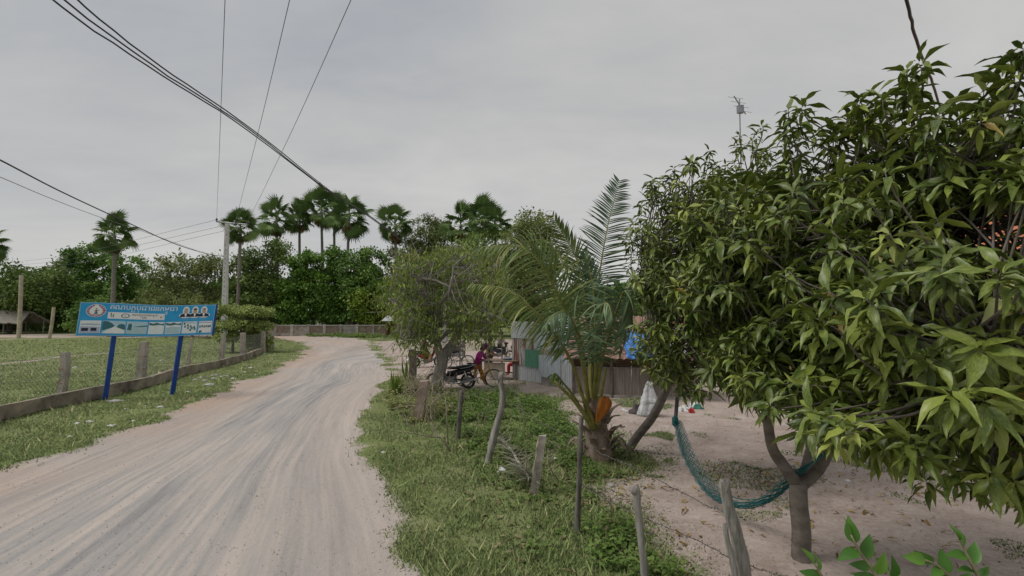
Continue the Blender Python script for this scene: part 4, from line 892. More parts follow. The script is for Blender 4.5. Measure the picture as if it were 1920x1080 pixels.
# ------------------------------------------------------------------ thin grey branched tree at the yard corner
L_MANGO2 = leafmat('leaf_drooping', [(0, (0.045, 0.065, 0.018)), (0.5, (0.085, 0.115, 0.032)), (0.85, (0.155, 0.18, 0.052)), (1, (0.26, 0.22, 0.07))], gain=1.25)
def limb_tree(t, lines, bm, sides=7): return obj('trunk', *tubes(lines, sides), bm, t, smooth=True)
tb = GP(818, 733); Yt = tb[1]
t = thing('grey_branched_tree', 'old tree with grey twisting branches and thin drooping leaves beside the yard', 'tree', tb)
Q = lambda px, py, dy=0.0: D(px, py, Yt + dy)
lines = []; hubs = []
def limb(pts, r0, r1, k=9):
    l = bez(pts, k); lines.append((l, np.linspace(r0, r1, k))); hubs.extend(l[k // 3:]); return l
limb([tb - (0, 0, 0.3), Q(822, 705), Q(829, 680), Q(832, 655)], 0.25, 0.17)
limb([Q(829, 685), Q(822, 655), Q(817, 630), Q(812, 612), Q(800, 560, -0.5), Q(792, 500, -0.6)], 0.17, 0.035, 14)
limb([Q(833, 665), Q(850, 640, 0.4), Q(866, 600, 0.5), Q(868, 550, 0.6), Q(866, 490, 0.5), Q(863, 460, 0.4)], 0.19, 0.03, 14)
limb([Q(817, 630), Q(803, 622, -0.4), Q(788, 600, -0.9), Q(760, 580, -1.4), Q(728, 560, -1.6)], 0.10, 0.02, 10)
limb([Q(812, 612), Q(825, 570, -1), Q(846, 540, -1.8), Q(850, 500, -2.0)], 0.10, 0.02, 10)
limb([Q(866, 600, 0.5), Q(890, 580, -0.2), Q(915, 588, -0.8), Q(950, 600, -1.2)], 0.10, 0.02, 10)
limb([Q(868, 550, 0.6), Q(895, 525, 1.4), Q(925, 500, 2.0), Q(940, 480, 2)], 0.09, 0.02, 10)
limb([Q(822, 640), Q(850, 618, 1.2), Q(900, 615, 2.2), Q(930, 618, 2.4)], 0.08, 0.02, 10)
limb([Q(800, 560, -0.5), Q(780, 530, 0.6), Q(750, 520, 1.4), Q(735, 500, 1.6)], 0.07, 0.02, 10)
limb([Q(822, 645), Q(790, 630, -1.0), Q(768, 632, -1.8), Q(752, 636, -2.2)], 0.06, 0.015, 8)
limb([Q(846, 540, -1.8), Q(815, 525, -1.6), Q(785, 518, -1.2), Q(765, 500, -0.8)], 0.035, 0.012, 8)
hubs = np.array(hubs); tipP = []
ells = [at_px(725, 860, 462, 610, Yt, 2.3), at_px(800, 960, 455, 560, Yt + 0.3, 2.4), at_px(830, 965, 520, 648, Yt, 2.2), at_px(735, 830, 560, 640, Yt - 0.8, 1.6), at_px(712, 790, 520, 600, Yt, 1.5), at_px(740, 820, 600, 668, Yt - 1.0, 0.9)]
Tp, dd_, kk = crown_tips(ells, 430, 0.35)
px_, py_, _ = proj(Tp); keep = (Tp[:, 2] > 1.35) & ~((px_ > 840) & (px_ < 930) & (py_ > 640)); Tp = Tp[keep]; dd_ = dd_[keep]
for i, p in enumerate(Tp):
    j = rng.choice(np.argsort(((hubs - p) ** 2).sum(1))[:9]); s = hubs[j]; L = np.linalg.norm(p - s)
    lines.append((bez([s, s + (p - s) * 0.5 + rng.normal(size=3) * 0.12 * L - (0, 0, 0.05 * L), p], 5), np.linspace(0.022, 0.007, 5)))
    if i % 4 != 3:
        q = p + rng.normal(size=3) * 0.38; lines.append((np.array([p, (p + q) / 2 + (0, 0, 0.06), q]), [0.009, 0.008, 0.005]))
limb_tree(t, lines, BARKG, 5)
per = 21; n = len(Tp) * per
pos = np.repeat(Tp, per, 0) + rng.normal(size=(n, 3)) * (0.17, 0.17, 0.13)
dv = rdir(n) * 0.7; dv[:, 2] -= 0.85
LT = lance(0.3, 0.3, 0.0, 3)
sc_ = 0.17 * (0.7 + 0.6 * rng.random(n)); rn = np.clip(np.repeat(rng.normal(0.45, 0.2, len(Tp)), per) + rng.normal(0, 0.18, n), 0, 1)
Vv, Ff, rr = stamp(*LT, frames(dv, rdir(n) + (0, 0, 0.3)), pos, np.stack([sc_, sc_ * 0.27, sc_], 1), rn)
obj('crown', Vv, Ff, L_MANGO2, t, rnd=rr)['kind'] = 'stuff'

# ------------------------------------------------------------------ motorcycles and bicycles
BLACKP = mat('black_plastic', (0.012, 0.012, 0.014), (0.022, 0.022, 0.025), 6, 0.35, 0, 0.5); SEATM = mat('seat_vinyl', (0.014, 0.015, 0.02), (0.03, 0.03, 0.038), 8, 0.45); TYRE = mat('tyre_rubber', (0.018, 0.017, 0.016), (0.04, 0.037, 0.034), 10, 0.85)
CHROME = mat('worn_chrome', (0.42, 0.43, 0.44), (0.62, 0.63, 0.64), 8, 0.3, 0.8); ALU = mat('engine_alloy', (0.20, 0.20, 0.21), (0.34, 0.34, 0.35), 10, 0.5, 0.6); LAMPR = mat('red_lens', (0.35, 0.02, 0.02), (0.45, 0.03, 0.03), 4, 0.2, 0, 0.5); PLATE = mat('plate_white', (0.6, 0.62, 0.64), (0.7, 0.72, 0.74), 4, 0.5); GLASSL = mat('lamp_glass', (0.5, 0.5, 0.48), (0.6, 0.6, 0.58), 4, 0.15, 0, 0.5)
def wheel(t, c, Rr, r, spokes=18, rim=CHROME):
    w = obj('wheel', *ring(c, Rr - r, r, (0, 1, 0), 28, 7), TYRE, t, smooth=True, local=True)
    obj('rim', *ring(c, Rr - 2 * r - 0.008, 0.013, (0, 1, 0), 24, 5), rim, w, smooth=True, local=True)
    obj('hub', *tube([np.array(c) - (0, 0.05, 0), np.array(c) + (0, 0.05, 0)], 0.035 if Rr < 0.31 else 0.022, 10), ALU, w, local=True)
    ls = []
    for i in range(spokes):
        a = 2 * math.pi * i / spokes; s = 0.04 if i % 2 else -0.04; d = np.array((math.cos(a), 0, math.sin(a))); ls.append((np.array([np.array(c) + d * 0.02 + (0, s, 0), np.array(c) + d * (Rr - 2 * r)]), 0.0035))
    obj('spokes', *tubes(ls, 3), CHROME, w, local=True)
def motorcycle(label, p, rz, paint, group='motorcycles parked in the yard'):
    t = thing('motorcycle', label, 'motorcycle', on(p), group, rz)      # nose along +x
    A_ = lambda n, vf, m, s=True: obj(n, *vf, m, t, smooth=s, local=True)
    wheel(t, (-0.60, 0, 0.27), 0.27, 0.042); wheel(t, (0.63, 0, 0.27), 0.27, 0.038)
    A_('frame_tube', tubes([(bez([(0.40, 0, 0.92), (0.22, 0, 0.5), (-0.1, 0, 0.42), (-0.45, 0, 0.62), (-0.78, 0, 0.70)], 12), 0.035)], 7), BLACKP)
    def loft(secs): # list of (x, zlo, zhi, w)
        P_ = np.array([[(x, w * math.sin(a), (zl + zh) / 2 - (zh - zl) / 2 * math.cos(a)) for a in np.linspace(0, 2 * math.pi, 11)] for x, zl, zh, w in secs]); Vv, Ff = sheet(P_); k = 11
        return Vv, list(Ff) + [tuple(range(10))[::-1], tuple((len(secs) - 1) * k + j for j in range(10))]
    A_('seat', loft([(-0.80, 0.74, 0.80, 0.08), (-0.72, 0.71, 0.85, 0.125), (-0.40, 0.68, 0.82, 0.13), (-0.15, 0.66, 0.77, 0.125), (0.08, 0.66, 0.76, 0.09), (0.14, 0.68, 0.73, 0.05)]), SEATM)
    A_('side_fairing', loft([(-0.86, 0.70, 0.77, 0.05), (-0.65, 0.58, 0.73, 0.11), (-0.30, 0.46, 0.68, 0.115), (0.0, 0.42, 0.62, 0.10), (0.14, 0.40, 0.60, 0.07)]), paint)
    A_('leg_shield', join(*[slab(np.array([[(0.16 + 0.26 * f + 0.02 * abs(s), s * (0.06 + 0.15 * math.sin(f * 2.4)), 0.34 + 0.55 * f) for s in (sd * 0.3, sd * 1.0)] for f in np.linspace(0, 1, 7)]), (0.9, 0, 0.3), 0.02) for sd in (-1, 1)]), paint)
    A_('handlebar_cowl', loft([(0.30, 0.90, 0.98, 0.05), (0.38, 0.86, 1.04, 0.10), (0.47, 0.88, 1.03, 0.10), (0.53, 0.92, 1.0, 0.06)]), paint)
    A_('headlight', ball((0.53, 0, 0.96), (0.03, 0.07, 0.055)), GLASSL)
    A_('handlebar', tube(bez([(0.20, -0.34, 0.99), (0.34, -0.15, 1.0), (0.37, 0, 0.99), (0.34, 0.15, 1.0), (0.20, 0.34, 0.99)], 13), 0.014, 6), CHROME)
    for s in (-1, 1):
        A_('mirror', join(tube([(0.30, s * 0.26, 1.0), (0.28, s * 0.32, 1.2)], 0.007, 5), ball((0.28, s * 0.33, 1.24), (0.015, 0.06, 0.045))), BLACKP)
        A_('fork', tube([(0.42, s * 0.075, 0.80), (0.63, s * 0.075, 0.27)], 0.022, 7), CHROME)
        A_('shock', tube([(-0.60, s * 0.11, 0.30), (-0.50, s * 0.11, 0.62)], 0.026, 8), CHROME)
        A_('swing_arm', tube([(-0.08, s * 0.09, 0.33), (-0.60, s * 0.09, 0.27)], 0.02, 6), BLACKP)
        A_('grab_rail', tube(bez([(-0.35, s * 0.14, 0.70), (-0.65, s * 0.15, 0.76), (-0.86, s * 0.08, 0.84)], 8), 0.012, 6), CHROME)
    A_('front_mudguard', sheet(np.array([[(0.63 + 0.30 * math.cos(a), s * 0.055, 0.27 + 0.30 * math.sin(a)) for s in (-1, -0.5, 0.5, 1)] for a in np.linspace(R(10), R(165), 9)])), paint)
    A_('rear_mudguard', sheet(np.array([[(-0.60 + 0.33 * math.cos(a), s * 0.07, 0.27 + 0.33 * math.sin(a)) for s in (-1, -0.5, 0.5, 1)] for a in np.linspace(R(80), R(195), 9)])), BLACKP)
    A_('engine', join(box((0.02, 0, 0.32), (0.34, 0.2, 0.2), 0, (0, R(-8))), tube([(0.15, 0, 0.34), (0.36, 0, 0.38)], 0.075, 9)), ALU, False)
    A_('exhaust', tube(bez([(0.25, 0.1, 0.26), (0.0, 0.13, 0.17), (-0.35, 0.15, 0.22), (-0.5, 0.155, 0.26), (-0.95, 0.16, 0.36)], 12), [0.018] * 5 + [0.03] + [0.046] * 6, 9), CHROME)
    A_('exhaust_guard', box((-0.62, 0.205, 0.30), (0.5, 0.01, 0.06), 0, (0, R(12))), ALU, False)
    A_('tail_light', ball((-0.89, 0, 0.74), (0.035, 0.09, 0.04)), LAMPR)
    A_('number_plate', box((-0.93, 0, 0.60), (0.012, 0.17, 0.14), 0, (0, R(-15))), PLATE, False)
    A_('footrest', tube([(0.05, -0.27, 0.22), (0.05, 0.27, 0.22)], 0.014, 6), BLACKP); A_('stand', tube([(-0.02, 0.1, 0.25), (-0.10, 0.22, 0.0)], 0.012, 6), CHROME)
    return t
def bicycle(label, p, rz, paint, guard=True, group='bicycles in the yard'):
    t = thing('bicycle', label, 'bicycle', on(p), group, rz)
    A_ = lambda n, vf, m, s=True: obj(n, *vf, m, t, smooth=s, local=True)
    wheel(t, (-0.52, 0, 0.325), 0.325, 0.019, 28); wheel(t, (0.55, 0, 0.325), 0.325, 0.019, 28)
    bb, sj, hj, hl = np.array((-0.08, 0, 0.28)), np.array((-0.25, 0, 0.68)), np.array((0.36, 0, 0.80)), np.array((0.40, 0, 0.62))
    A_('frame', tubes([(np.array([bb, sj]), 0.016), (bez([hl, (0.15, 0, 0.42), bb + (0.05, 0, 0.02)], 8), 0.019), (bez([hj - (0, 0, .05), (0.12, 0, 0.55), bb * 0.6 + sj * 0.4], 8), 0.016), (np.array([hl - (0, 0, 0.03), hj + (-0.01, 0, 0.05)]), 0.02)] +
        [(np.array([bb + (0, s * 0.03, 0), (-0.52, s * 0.06, 0.325)]), 0.01) for s in (-1, 1)] + [(np.array([sj - (0, 0, 0.05), (-0.52, s * 0.06, 0.325)]), 0.009) for s in (-1, 1)], 7), paint)
    A_('fork', tubes([(bez([hl, (0.44, s * 0.05, 0.5), (0.55, s * 0.055, 0.325)], 7), 0.012) for s in (-1, 1)], 6), paint)
    A_('saddle', join(ball((-0.31, 0, 0.83), (0.13, 0.085, 0.035)), ball((-0.17, 0, 0.825), (0.10, 0.03, 0.025))), SEATM); A_('seat_post', tube([sj, (-0.29, 0, 0.81)], 0.013, 6), CHROME)
    A_('handlebar', tube(bez([(0.14, -0.27, 0.93), (0.30, -0.24, 0.98), (0.37, -0.08, 0.95), (0.37, 0.08, 0.95), (0.30, 0.24, 0.98), (0.14, 0.27, 0.93)], 16), 0.011, 6), CHROME); A_('stem', tube([hj, (0.37, 0, 0.95)], 0.014, 6), CHROME)
    for s in (-1, 1): A_('grip', tube([(0.12, s * 0.275, 0.925), (0.24, s * 0.26, 0.96)], 0.017, 7), BLACKP)
    for c_, a0, a1 in ((-0.52, 20, 190), (0.55, 30, 165)):
        A_('mudguard', sheet(np.array([[(c_ + 0.35 * math.cos(a), s * 0.028, 0.325 + 0.35 * math.sin(a)) for s in (-1, 0, 1)] for a in np.linspace(R(a0), R(a1), 14)])), ALU)
    if guard: A_('chain_guard', box((-0.30, -0.06, 0.305), (0.52, 0.02, 0.10)), ALU, False)
    A_('chainring', ring(bb - (0, 0.05, 0), 0.085, 0.008, (0, 1, 0), 18, 4), CHROME)
    for s, dz in ((-1, 1), (1, -1)): A_('crank', tubes([(np.array([bb + (0, s * 0.06, 0), bb + (0.10 * dz, s * 0.07, -0.13 * dz)]), 0.010), (np.array([bb + (0.10 * dz, s * 0.07, -0.13 * dz), bb + (0.10 * dz, s * 0.16, -0.13 * dz)]), 0.018)], 6), BLACKP)
    A_('carrier', tubes([(np.array([(-0.30, s * 0.07, 0.70), (-0.80, s * 0.07, 0.70)]), 0.006) for s in (-1, 0, 1)] + [(np.array([(-0.76, s * 0.07, 0.70), (-0.52, s * 0.07, 0.33)]), 0.006) for s in (-1, 1)], 5), BLACKP)
    return t
PBLK = mat('paint_black', (0.014, 0.014, 0.017), (0.022, 0.022, 0.026), 5, 0.22, 0, 0.5); PRED = mat('paint_red', (0.22, 0.015, 0.02), (0.30, 0.025, 0.03), 5, 0.25, 0, 0.5); PNAVY = mat('paint_navy', (0.015, 0.02, 0.04), (0.025, 0.03, 0.06), 5, 0.3, 0, 0.5)
PYEL = mat('paint_yellow', (0.42, 0.24, 0.03), (0.50, 0.30, 0.05), 5, 0.4); PGRN = mat('paint_dull_green', (0.10, 0.12, 0.09), (0.16, 0.17, 0.13), 5, 0.5)
motorcycle('black motorcycle parked beside the grey tree trunk, nearest the weeds', G(846, 728), R(172), PBLK)
motorcycle('red motorcycle with white plate at the left of the yard', G(800, 688), R(25), PRED)
motorcycle('dark motorcycle standing farther back behind the tree trunk', G(852, 676), R(55), PBLK)
motorcycle('dark motorcycle with long seat beyond the wooden table', G(936, 674), R(8), PNAVY)
bicycle('yellow bicycle pushed by the person in magenta', G(897, 726), R(-6), PYEL)
bicycle('dull green bicycle leaning behind the grey tree', G(856, 691), R(12), PGRN, False)

# ------------------------------------------------------------------ people
SKINM = mat('skin', (0.20, 0.105, 0.065), (0.26, 0.145, 0.095), 6, 0.6, bump=0.05); HAIRM = mat('hair', (0.010, 0.008, 0.007), (0.022, 0.018, 0.015), 20, 0.6)
def cloth(n, c): return mat('cloth_' + n, c, tuple(v * 1.35 + 0.005 for v in c), 9, 0.9, bump=0.4)
def skin_mesh(name, verts, edges, radii, mt, parent, root=0, sub=1):
    me = bpy.data.meshes.new(name); me.from_pydata([tuple(v) for v in verts], edges, []); o_ = link(bpy.data.objects.new('tmp', me))
    md = o_.modifiers.new('s', 'SKIN'); md.use_smooth_shade = True
    for i, r_ in enumerate(radii):
        r_ = r_ if isinstance(r_, tuple) else (r_, r_)
        me.skin_vertices[0].data[i].radius = r_; me.skin_vertices[0].data[i].use_root = (i == root)
    s_ = o_.modifiers.new('u', 'SUBSURF'); s_.levels = sub; s_.render_levels = sub
    bpy.context.view_layer.update(); m2 = bpy.data.meshes.new_from_object(o_.evaluated_get(bpy.context.evaluated_depsgraph_get()))
    bpy.data.objects.remove(o_); bpy.data.meshes.remove(me)
    m2.materials.clear(); m2.materials.append(mt); m2.name = name
    q = link(bpy.data.objects.new(name, m2)); q.parent = parent; ORG[q.name] = ORG[parent.name]; return q
def person(label, p, rz, J, top, bottom, hair='short', scarf=None, sleeves=1.0, legs=1.0, loc=None):
    """J: joints in the person's own frame (facing +x, metres): pelvis, chest, neck, head, then L/R elbow, hand, knee, foot"""
    t = thing('person', label, 'person', on(p), 'people in the yard', rz); v3 = lambda k: np.array(J[k], float)
    pe, ch, ne, he = v3('pelvis'), v3('chest'), v3('neck'), v3('head'); ax = unit(ch - pe); side = np.array((0, 1.0, 0))
    V_ = [pe, (pe + ch) / 2, ch, ne, he * 0.6 + ne * 0.4, he, he + unit(he - ne) * 0.09]; E_ = [(0, 1), (1, 2), (2, 3), (3, 4), (4, 5), (5, 6)]; R_ = [(0.15, 0.11), (0.13, 0.10), (0.15, 0.10), 0.055, (0.065, 0.075), (0.08, 0.095), (0.06, 0.07)]
    idx = {}
    for s, sn_ in ((1, 'L'), (-1, 'R')):
        k = len(V_); sh = ch + ax * 0.06 + side * s * 0.17; el = v3(sn_ + 'elbow'); ha = v3(sn_ + 'hand'); fw = unit(ha - el)
        V_ += [sh, el, ha, ha + fw * 0.07]; E_ += [(2, k), (k, k + 1), (k + 1, k + 2), (k + 2, k + 3)]; R_ += [0.055, 0.04, 0.03, (0.038, 0.022)]
        # fingers and thumb
        for f in range(4):
            j = len(V_); b_ = ha + fw * 0.08 + side * (f - 1.5) * 0.018; V_ += [b_ + fw * 0.045 - (0, 0, 0.012), b_ + fw * 0.075 - (0, 0, 0.035)]; E_ += [(k + 3, j), (j, j + 1)]; R_ += [0.009, 0.007]
        j = len(V_); V_ += [ha + fw * 0.04 + np.array((0.01, -s * 0.045, 0.01))]; E_ += [(k + 2, j)]; R_ += [0.010]
        hip = pe + side * s * 0.09 - ax * 0.03; kn = v3(sn_ + 'knee'); fo = v3(sn_ + 'foot'); q = len(V_); td = np.array(J.get(sn_ + 'toe', (0.16, 0, -0.02)))
        V_ += [hip, kn, fo + (0, 0, 0.07), fo + (0, 0, 0.05) + td]; E_ += [(0, q), (q, q + 1), (q + 1, q + 2), (q + 2, q + 3)]; R_ += [0.085, 0.06, 0.042, (0.045, 0.03)]
        idx[sn_] = (k, q)
    body = skin_mesh('body', V_, E_, R_, SKINM, t)
    # top: torso and arms to the sleeve length
    Vt = [pe - ax * 0.05, pe + ax * 0.06, (pe + ch) / 2, ch, ch + ax * 0.12]; Et = [(0, 1), (1, 2), (2, 3), (3, 4)]; Rt = [(0.185, 0.145), (0.175, 0.135), (0.16, 0.125), (0.175, 0.125), (0.09, 0.085)]
    for sn_ in 'LR':
        k, q = idx[sn_]; a, b, c_ = V_[k], V_[k + 1], V_[k + 2]; j = len(Vt); Vt += [a, a + (b - a) * min(1, sleeves * 2), b + (c_ - b) * max(0, sleeves * 2 - 1)] if sleeves > 0.5 else [a, a + (b - a) * 0.5, a + (b - a) * sleeves * 2]
        Et += [(3, j), (j, j + 1), (j + 1, j + 2)]; Rt += [0.075, 0.062, 0.05]
    skin_mesh('shirt', Vt, Et, Rt, top, t, 2)
    Vb = [pe + ax * 0.05, pe - ax * 0.02]; Eb = [(0, 1)]; Rb = [(0.165, 0.125), (0.17, 0.13)]
    for sn_ in 'LR':
        k, q = idx[sn_]; a, b, c_ = V_[q], V_[q + 1], V_[q + 2]; j = len(Vb); e_ = b + (c_ - b) * (legs * 2 - 1) if legs > 0.5 else a + (b - a) * legs * 2
        Vb += [a, b if legs > 0.5 else (a + e_) / 2, e_]; Eb += [(1, j), (j, j + 1), (j + 1, j + 2)]; Rb += [0.105, 0.082, 0.068]
    skin_mesh('trousers', Vb, Eb, Rb, bottom, t)
    hd_ = unit(he - ne); hc = he + hd_ * 0.035
    fr = np.stack([unit(np.cross(side, hd_)), side, hd_], 1)
    def HP(vf): return np.asarray(vf[0]) @ fr.T + hc, vf[1]
    hv, hf = ball((-0.018, 0, 0.018), (0.112, 0.098, 0.122), 14, 9); cut = hv[:, 0] - 0.8 * hv[:, 2] > 0.035; hv[cut] *= 0.80
    obj('hair', *HP((hv, hf)), HAIRM if not scarf else scarf, t, smooth=True, local=True)
    if hair == 'long' : obj('hair_tail', *HP(ball((-0.09, 0, -0.08), (0.05, 0.06, 0.14))), HAIRM if not scarf else scarf, t, smooth=True, local=True)
    fc_ = obj('face', *HP(join(ball((0.103, 0, -0.02), (0.016, 0.014, 0.026), 6, 5), *[ball((0.012, s * 0.092, -0.012), (0.022, 0.012, 0.03), 6, 5) for s in (-1, 1)])), SKINM, t, smooth=True, local=True)
    obj('eyes', *HP(join(*[ball((0.088, s * 0.034, 0.008), (0.010, 0.014, 0.008), 6, 5) for s in (-1, 1)])), HAIRM, fc_, local=True); obj('mouth', *HP(ball((0.092, 0, -0.062), (0.008, 0.024, 0.006), 6, 5)), cloth('lip', (0.16, 0.05, 0.045)), fc_, local=True)
    return t
MAG = cloth('magenta', (0.30, 0.020, 0.17)); OCH = cloth('ochre', (0.26, 0.125, 0.03)); PUR = cloth('purple', (0.14, 0.03, 0.13)); OLV = cloth('olive', (0.13, 0.12, 0.085)); JEAN = cloth('jeans', (0.055, 0.085, 0.13)); WHT = cloth('white', (0.46, 0.52, 0.58)); BLKC = cloth('black', (0.02, 0.02, 0.022)); KHK = cloth('grey', (0.16, 0.15, 0.14))
person('person in magenta top and ochre trousers bending over the yellow bicycle', G(894, 722), R(-15), dict(pelvis=(0, 0, 0.80), chest=(0.12, 0, 1.12), neck=(0.22, 0, 1.27), head=(0.30, 0, 1.38), Lelbow=(0.22, 0.30, 0.98), Lhand=(0.36, 0.20, 0.95), Relbow=(0.22, -0.30, 0.98), Rhand=(0.36, -0.22, 0.95), Lknee=(0.16, 0.09, 0.45), Lfoot=(0.28, 0.09, 0.0), Rknee=(0.0, -0.09, 0.43), Rfoot=(-0.22, -0.09, 0.05)), MAG, OCH, 'long', PUR, 0.8, 0.9)
ST = dict(pelvis=(0, 0, 0.84), chest=(0.02, 0, 1.20), neck=(0.03, 0, 1.38), head=(0.05, 0, 1.50), Lelbow=(0.02, 0.26, 1.02), Lhand=(0.22, 0.2, 0.92), Relbow=(0.05, -0.25, 1.02), Rhand=(0.25, -0.16, 0.95), Lknee=(0.04, 0.10, 0.45), Lfoot=(0.0, 0.11, 0.0), Rknee=(0.05, -0.10, 0.45), Rfoot=(0.06, -0.11, 0.0))
person('person in olive shirt and jeans standing at the wooden table', G(917, 707), R(-25), ST, OLV, JEAN, sleeves=0.4)
SIT = dict(pelvis=(0, 0, 0.48), chest=(0.10, 0, 0.84), neck=(0.15, 0, 1.01), head=(0.21, 0, 1.12), Lelbow=(0.30, 0.26, 0.74), Lhand=(0.50, 0.16, 0.78), Relbow=(0.30, -0.25, 0.74), Rhand=(0.50, -0.12, 0.78), Lknee=(0.42, 0.11, 0.48), Lfoot=(0.40, 0.12, 0.0), Rknee=(0.42, -0.11, 0.48), Rfoot=(0.44, -0.12, 0.0))
pw_ = G(972, 704); person('person in white shirt leaning on the table beside the tin shed', pw_, R(172), SIT, WHT, cloth('red', (0.30, 0.03, 0.03)), sleeves=0.5)
RIDE = dict(pelvis=(-0.2, 0, 0.86), chest=(-0.12, 0, 1.22), neck=(-0.08, 0, 1.38), head=(-0.05, 0, 1.49), Lelbow=(0.05, 0.28, 1.05), Lhand=(0.2, 0.27, 1.02), Relbow=(0.05, -0.28, 1.05), Rhand=(0.2, -0.27, 1.02), Lknee=(0.15, 0.22, 0.62), Lfoot=(0.05, 0.26, 0.24), Rknee=(0.15, -0.22, 0.62), Rfoot=(0.05, -0.26, 0.24))
person('person in black shirt sitting on the red motorcycle', G(800, 688) , R(25), RIDE, BLKC, cloth('tan', (0.26, 0.17, 0.10)), sleeves=0.4)
person('person in dark shirt sitting on the motorcycle beyond the table', G(942, 674), R(8), RIDE, KHK, BLKC, sleeves=0.5)

# wooden table, stool, stall posts
WOOD = mat('raw_wood', (0.14, 0.095, 0.065), (0.26, 0.19, 0.14), 4, 0.85, stretch=(1, 1, 5)); GREYW = mat('grey_wood', (0.18, 0.17, 0.155), (0.36, 0.345, 0.32), 9, 0.9, stretch=(2.5, 2.5, 0.35), bump=1.0)
tb_ = on(G(938, 711)); t = thing('wooden_table', 'rough wooden table with drawer beside the tin shed', 'table', tb_, None, R(-10))
for i in range(4): obj('plank', *box((0, -0.36 + 0.24 * i, 0.74), (1.6, 0.235, 0.035)), WOOD, t, local=True)
for x in (-0.7, 0.7):
    for y in (-0.38, 0.38): obj('leg', *box((x, y, 0.36), (0.07, 0.07, 0.73)), WOOD, t, local=True)
obj('front_panel', *box((-0.15, -0.42, 0.40), (0.85, 0.02, 0.55)), mat('pale_board', (0.32, 0.27, 0.21), (0.42, 0.37, 0.30), 4), t, local=True)
for z in (0.2, 0.66): obj('stretcher', *box((0, 0.40, z), (1.4, 0.03, 0.05)), WOOD, t, local=True)
tag(obj('cloth_pile', *ball(tb_ + (0.35, 0, 0.80), (0.28, 0.2, 0.05), 12, 7, 0.15), cloth('slate', (0.15, 0.19, 0.26)), smooth=True), 'folded slate blue cloth lying on the wooden table', 'cloth')
st = on(G(974, 704)); t = thing('stool', 'red stool under the person in white beside the shed', 'stool', st)
REDP = mat('red_plastic', (0.30, 0.02, 0.02), (0.38, 0.035, 0.03), 5, 0.35)
obj('seat', *box(st + (0, 0, 0.40), (0.36, 0.36, 0.05)), REDP, t)
for x in (-0.15, 0.15):
    for y in (-0.15, 0.15): obj('leg', *box(st + (x, y, 0.19), (0.05, 0.05, 0.38)), REDP, t)
for i, (px, py0, py1, r_, lab) in enumerate([(862, 690, 606, 0.035, 'thin dark stall pole behind the grey tree'), (911, 700, 612, 0.03, 'thin dark stall pole behind the person in magenta'), (940, 702, 618, 0.035, 'thin dark stall pole behind the wooden table')]):
    b = GP(px, py1 * 0 + py0); a = D(px, py1, b[1]); obj_ = obj('stall_pole', *tube(bez([b - (0, 0, 0.2), (a + b) / 2 + (0.03, 0, 0), a], 6), r_, 6), BARK); tag(obj_, lab, 'pole', 'poles of the open stall')
for i, (px, py, w, h, lab) in enumerate([(772, 716, 0.26, 1.25, 'dark square gate post by the grey tree'), (853, 668, 0.3, 0.9, 'reddish stump post at the back of the yard'), (868, 668, 0.22, 0.95, 'dark brown stump post at the back of the yard'), (837, 640, 0.3, 1.2, 'pale stump at the far side of the yard')]):
    b = GP(px, py); G_ = []
    for j in range(8):
        f = j / 7; G_.append([b + (sx * w / 2 * (1 - 0.15 * f) + rng.normal() * 0.012 + 0.04 * math.sin(3 * f), sy * w / 2 * (1 - 0.15 * f), -0.15 + (h + 0.15) * f + rng.normal() * 0.01) for sx, sy in ((-1, -1), (1, -1), (1, 1), (-1, 1), (-1, -1))])
    Vv, Ff = sheet(np.array(G_)); tag(obj('gate_post', Vv, list(Ff) + [(35, 36, 37, 38)], (BARK, RUST, BARK, GREYW)[i]), lab, 'post')

# ------------------------------------------------------------------ coconut palm: every frond a part, leaflets under it
cb = GP(1122, 858); Yc = cb[1]
t = thing('coconut_palm', 'young coconut palm with thick ragged trunk and long arching fronds', 'palm', cb)
CT = mat('coconut_trunk', (0.15, 0.11, 0.085), (0.30, 0.235, 0.19), 5, 0.95, stretch=(2, 2, 0.8), bump=1.0)
cc = D(1112, 745, Yc)
l = bez([cb - (0, 0, 0.25), cb + (0, 0, 0.12), (cb + cc) / 2 + (0.02, 0, -0.1), cc], 10)
Vv, Ff = tube(l, [0.31, 0.30, 0.26, 0.235, 0.22, 0.21, 0.205, 0.20, 0.18, 0.12], 14); Vv = Vv + rng.normal(size=Vv.shape) * 0.012
obj('trunk', Vv, Ff, CT, t, smooth=True)
for i in range(26):      # old split leaf bases round the trunk
    az = i * 2.4; z = 0.10 + 0.80 * i / 26; r_ = 0.28 - 0.08 * z; d = np.array((math.cos(az), math.sin(az), 0)); b0 = cb + d * (r_ * 0.8) + (0, 0, z * cc[2] * 0.95)
    L = rng.uniform(0.18, 0.42); s_ = np.cross(d, (0, 0, 1)) * 0.075
    P_ = np.array([[b0 + s_ * sx * (1 - 0.6 * f) + d * (0.10 * f + 0.16 * f * f) + np.array((0, 0, L * f - 0.12 * f * f - 0.02 * abs(sx))) for sx in (-1, 0, 1)] for f in np.linspace(0, 1, 5)])
    obj('leaf_base', *slab(P_, d, 0.018), CT if i % 3 else mat('dry_husk', (0.15, 0.115, 0.085), (0.27, 0.22, 0.175), 9, 0.95), t)
L_COCO = leafmat('leaf_coconut', [(0, (0.036, 0.056, 0.020)), (0.5, (0.070, 0.100, 0.034)), (0.85, (0.13, 0.145, 0.055)), (1, (0.24, 0.19, 0.08))], 0.42, 0.15)
L_COCOD = leafmat('leaf_coconut_blue', [(0, (0.028, 0.048, 0.035)), (0.5, (0.055, 0.085, 0.06)), (1, (0.11, 0.14, 0.085))], 0.4, 0.15, gain=1.3)
PET = mat('petiole', (0.16, 0.165, 0.04), (0.26, 0.25, 0.075), 4, 0.55, stretch=(1, 1, 3))
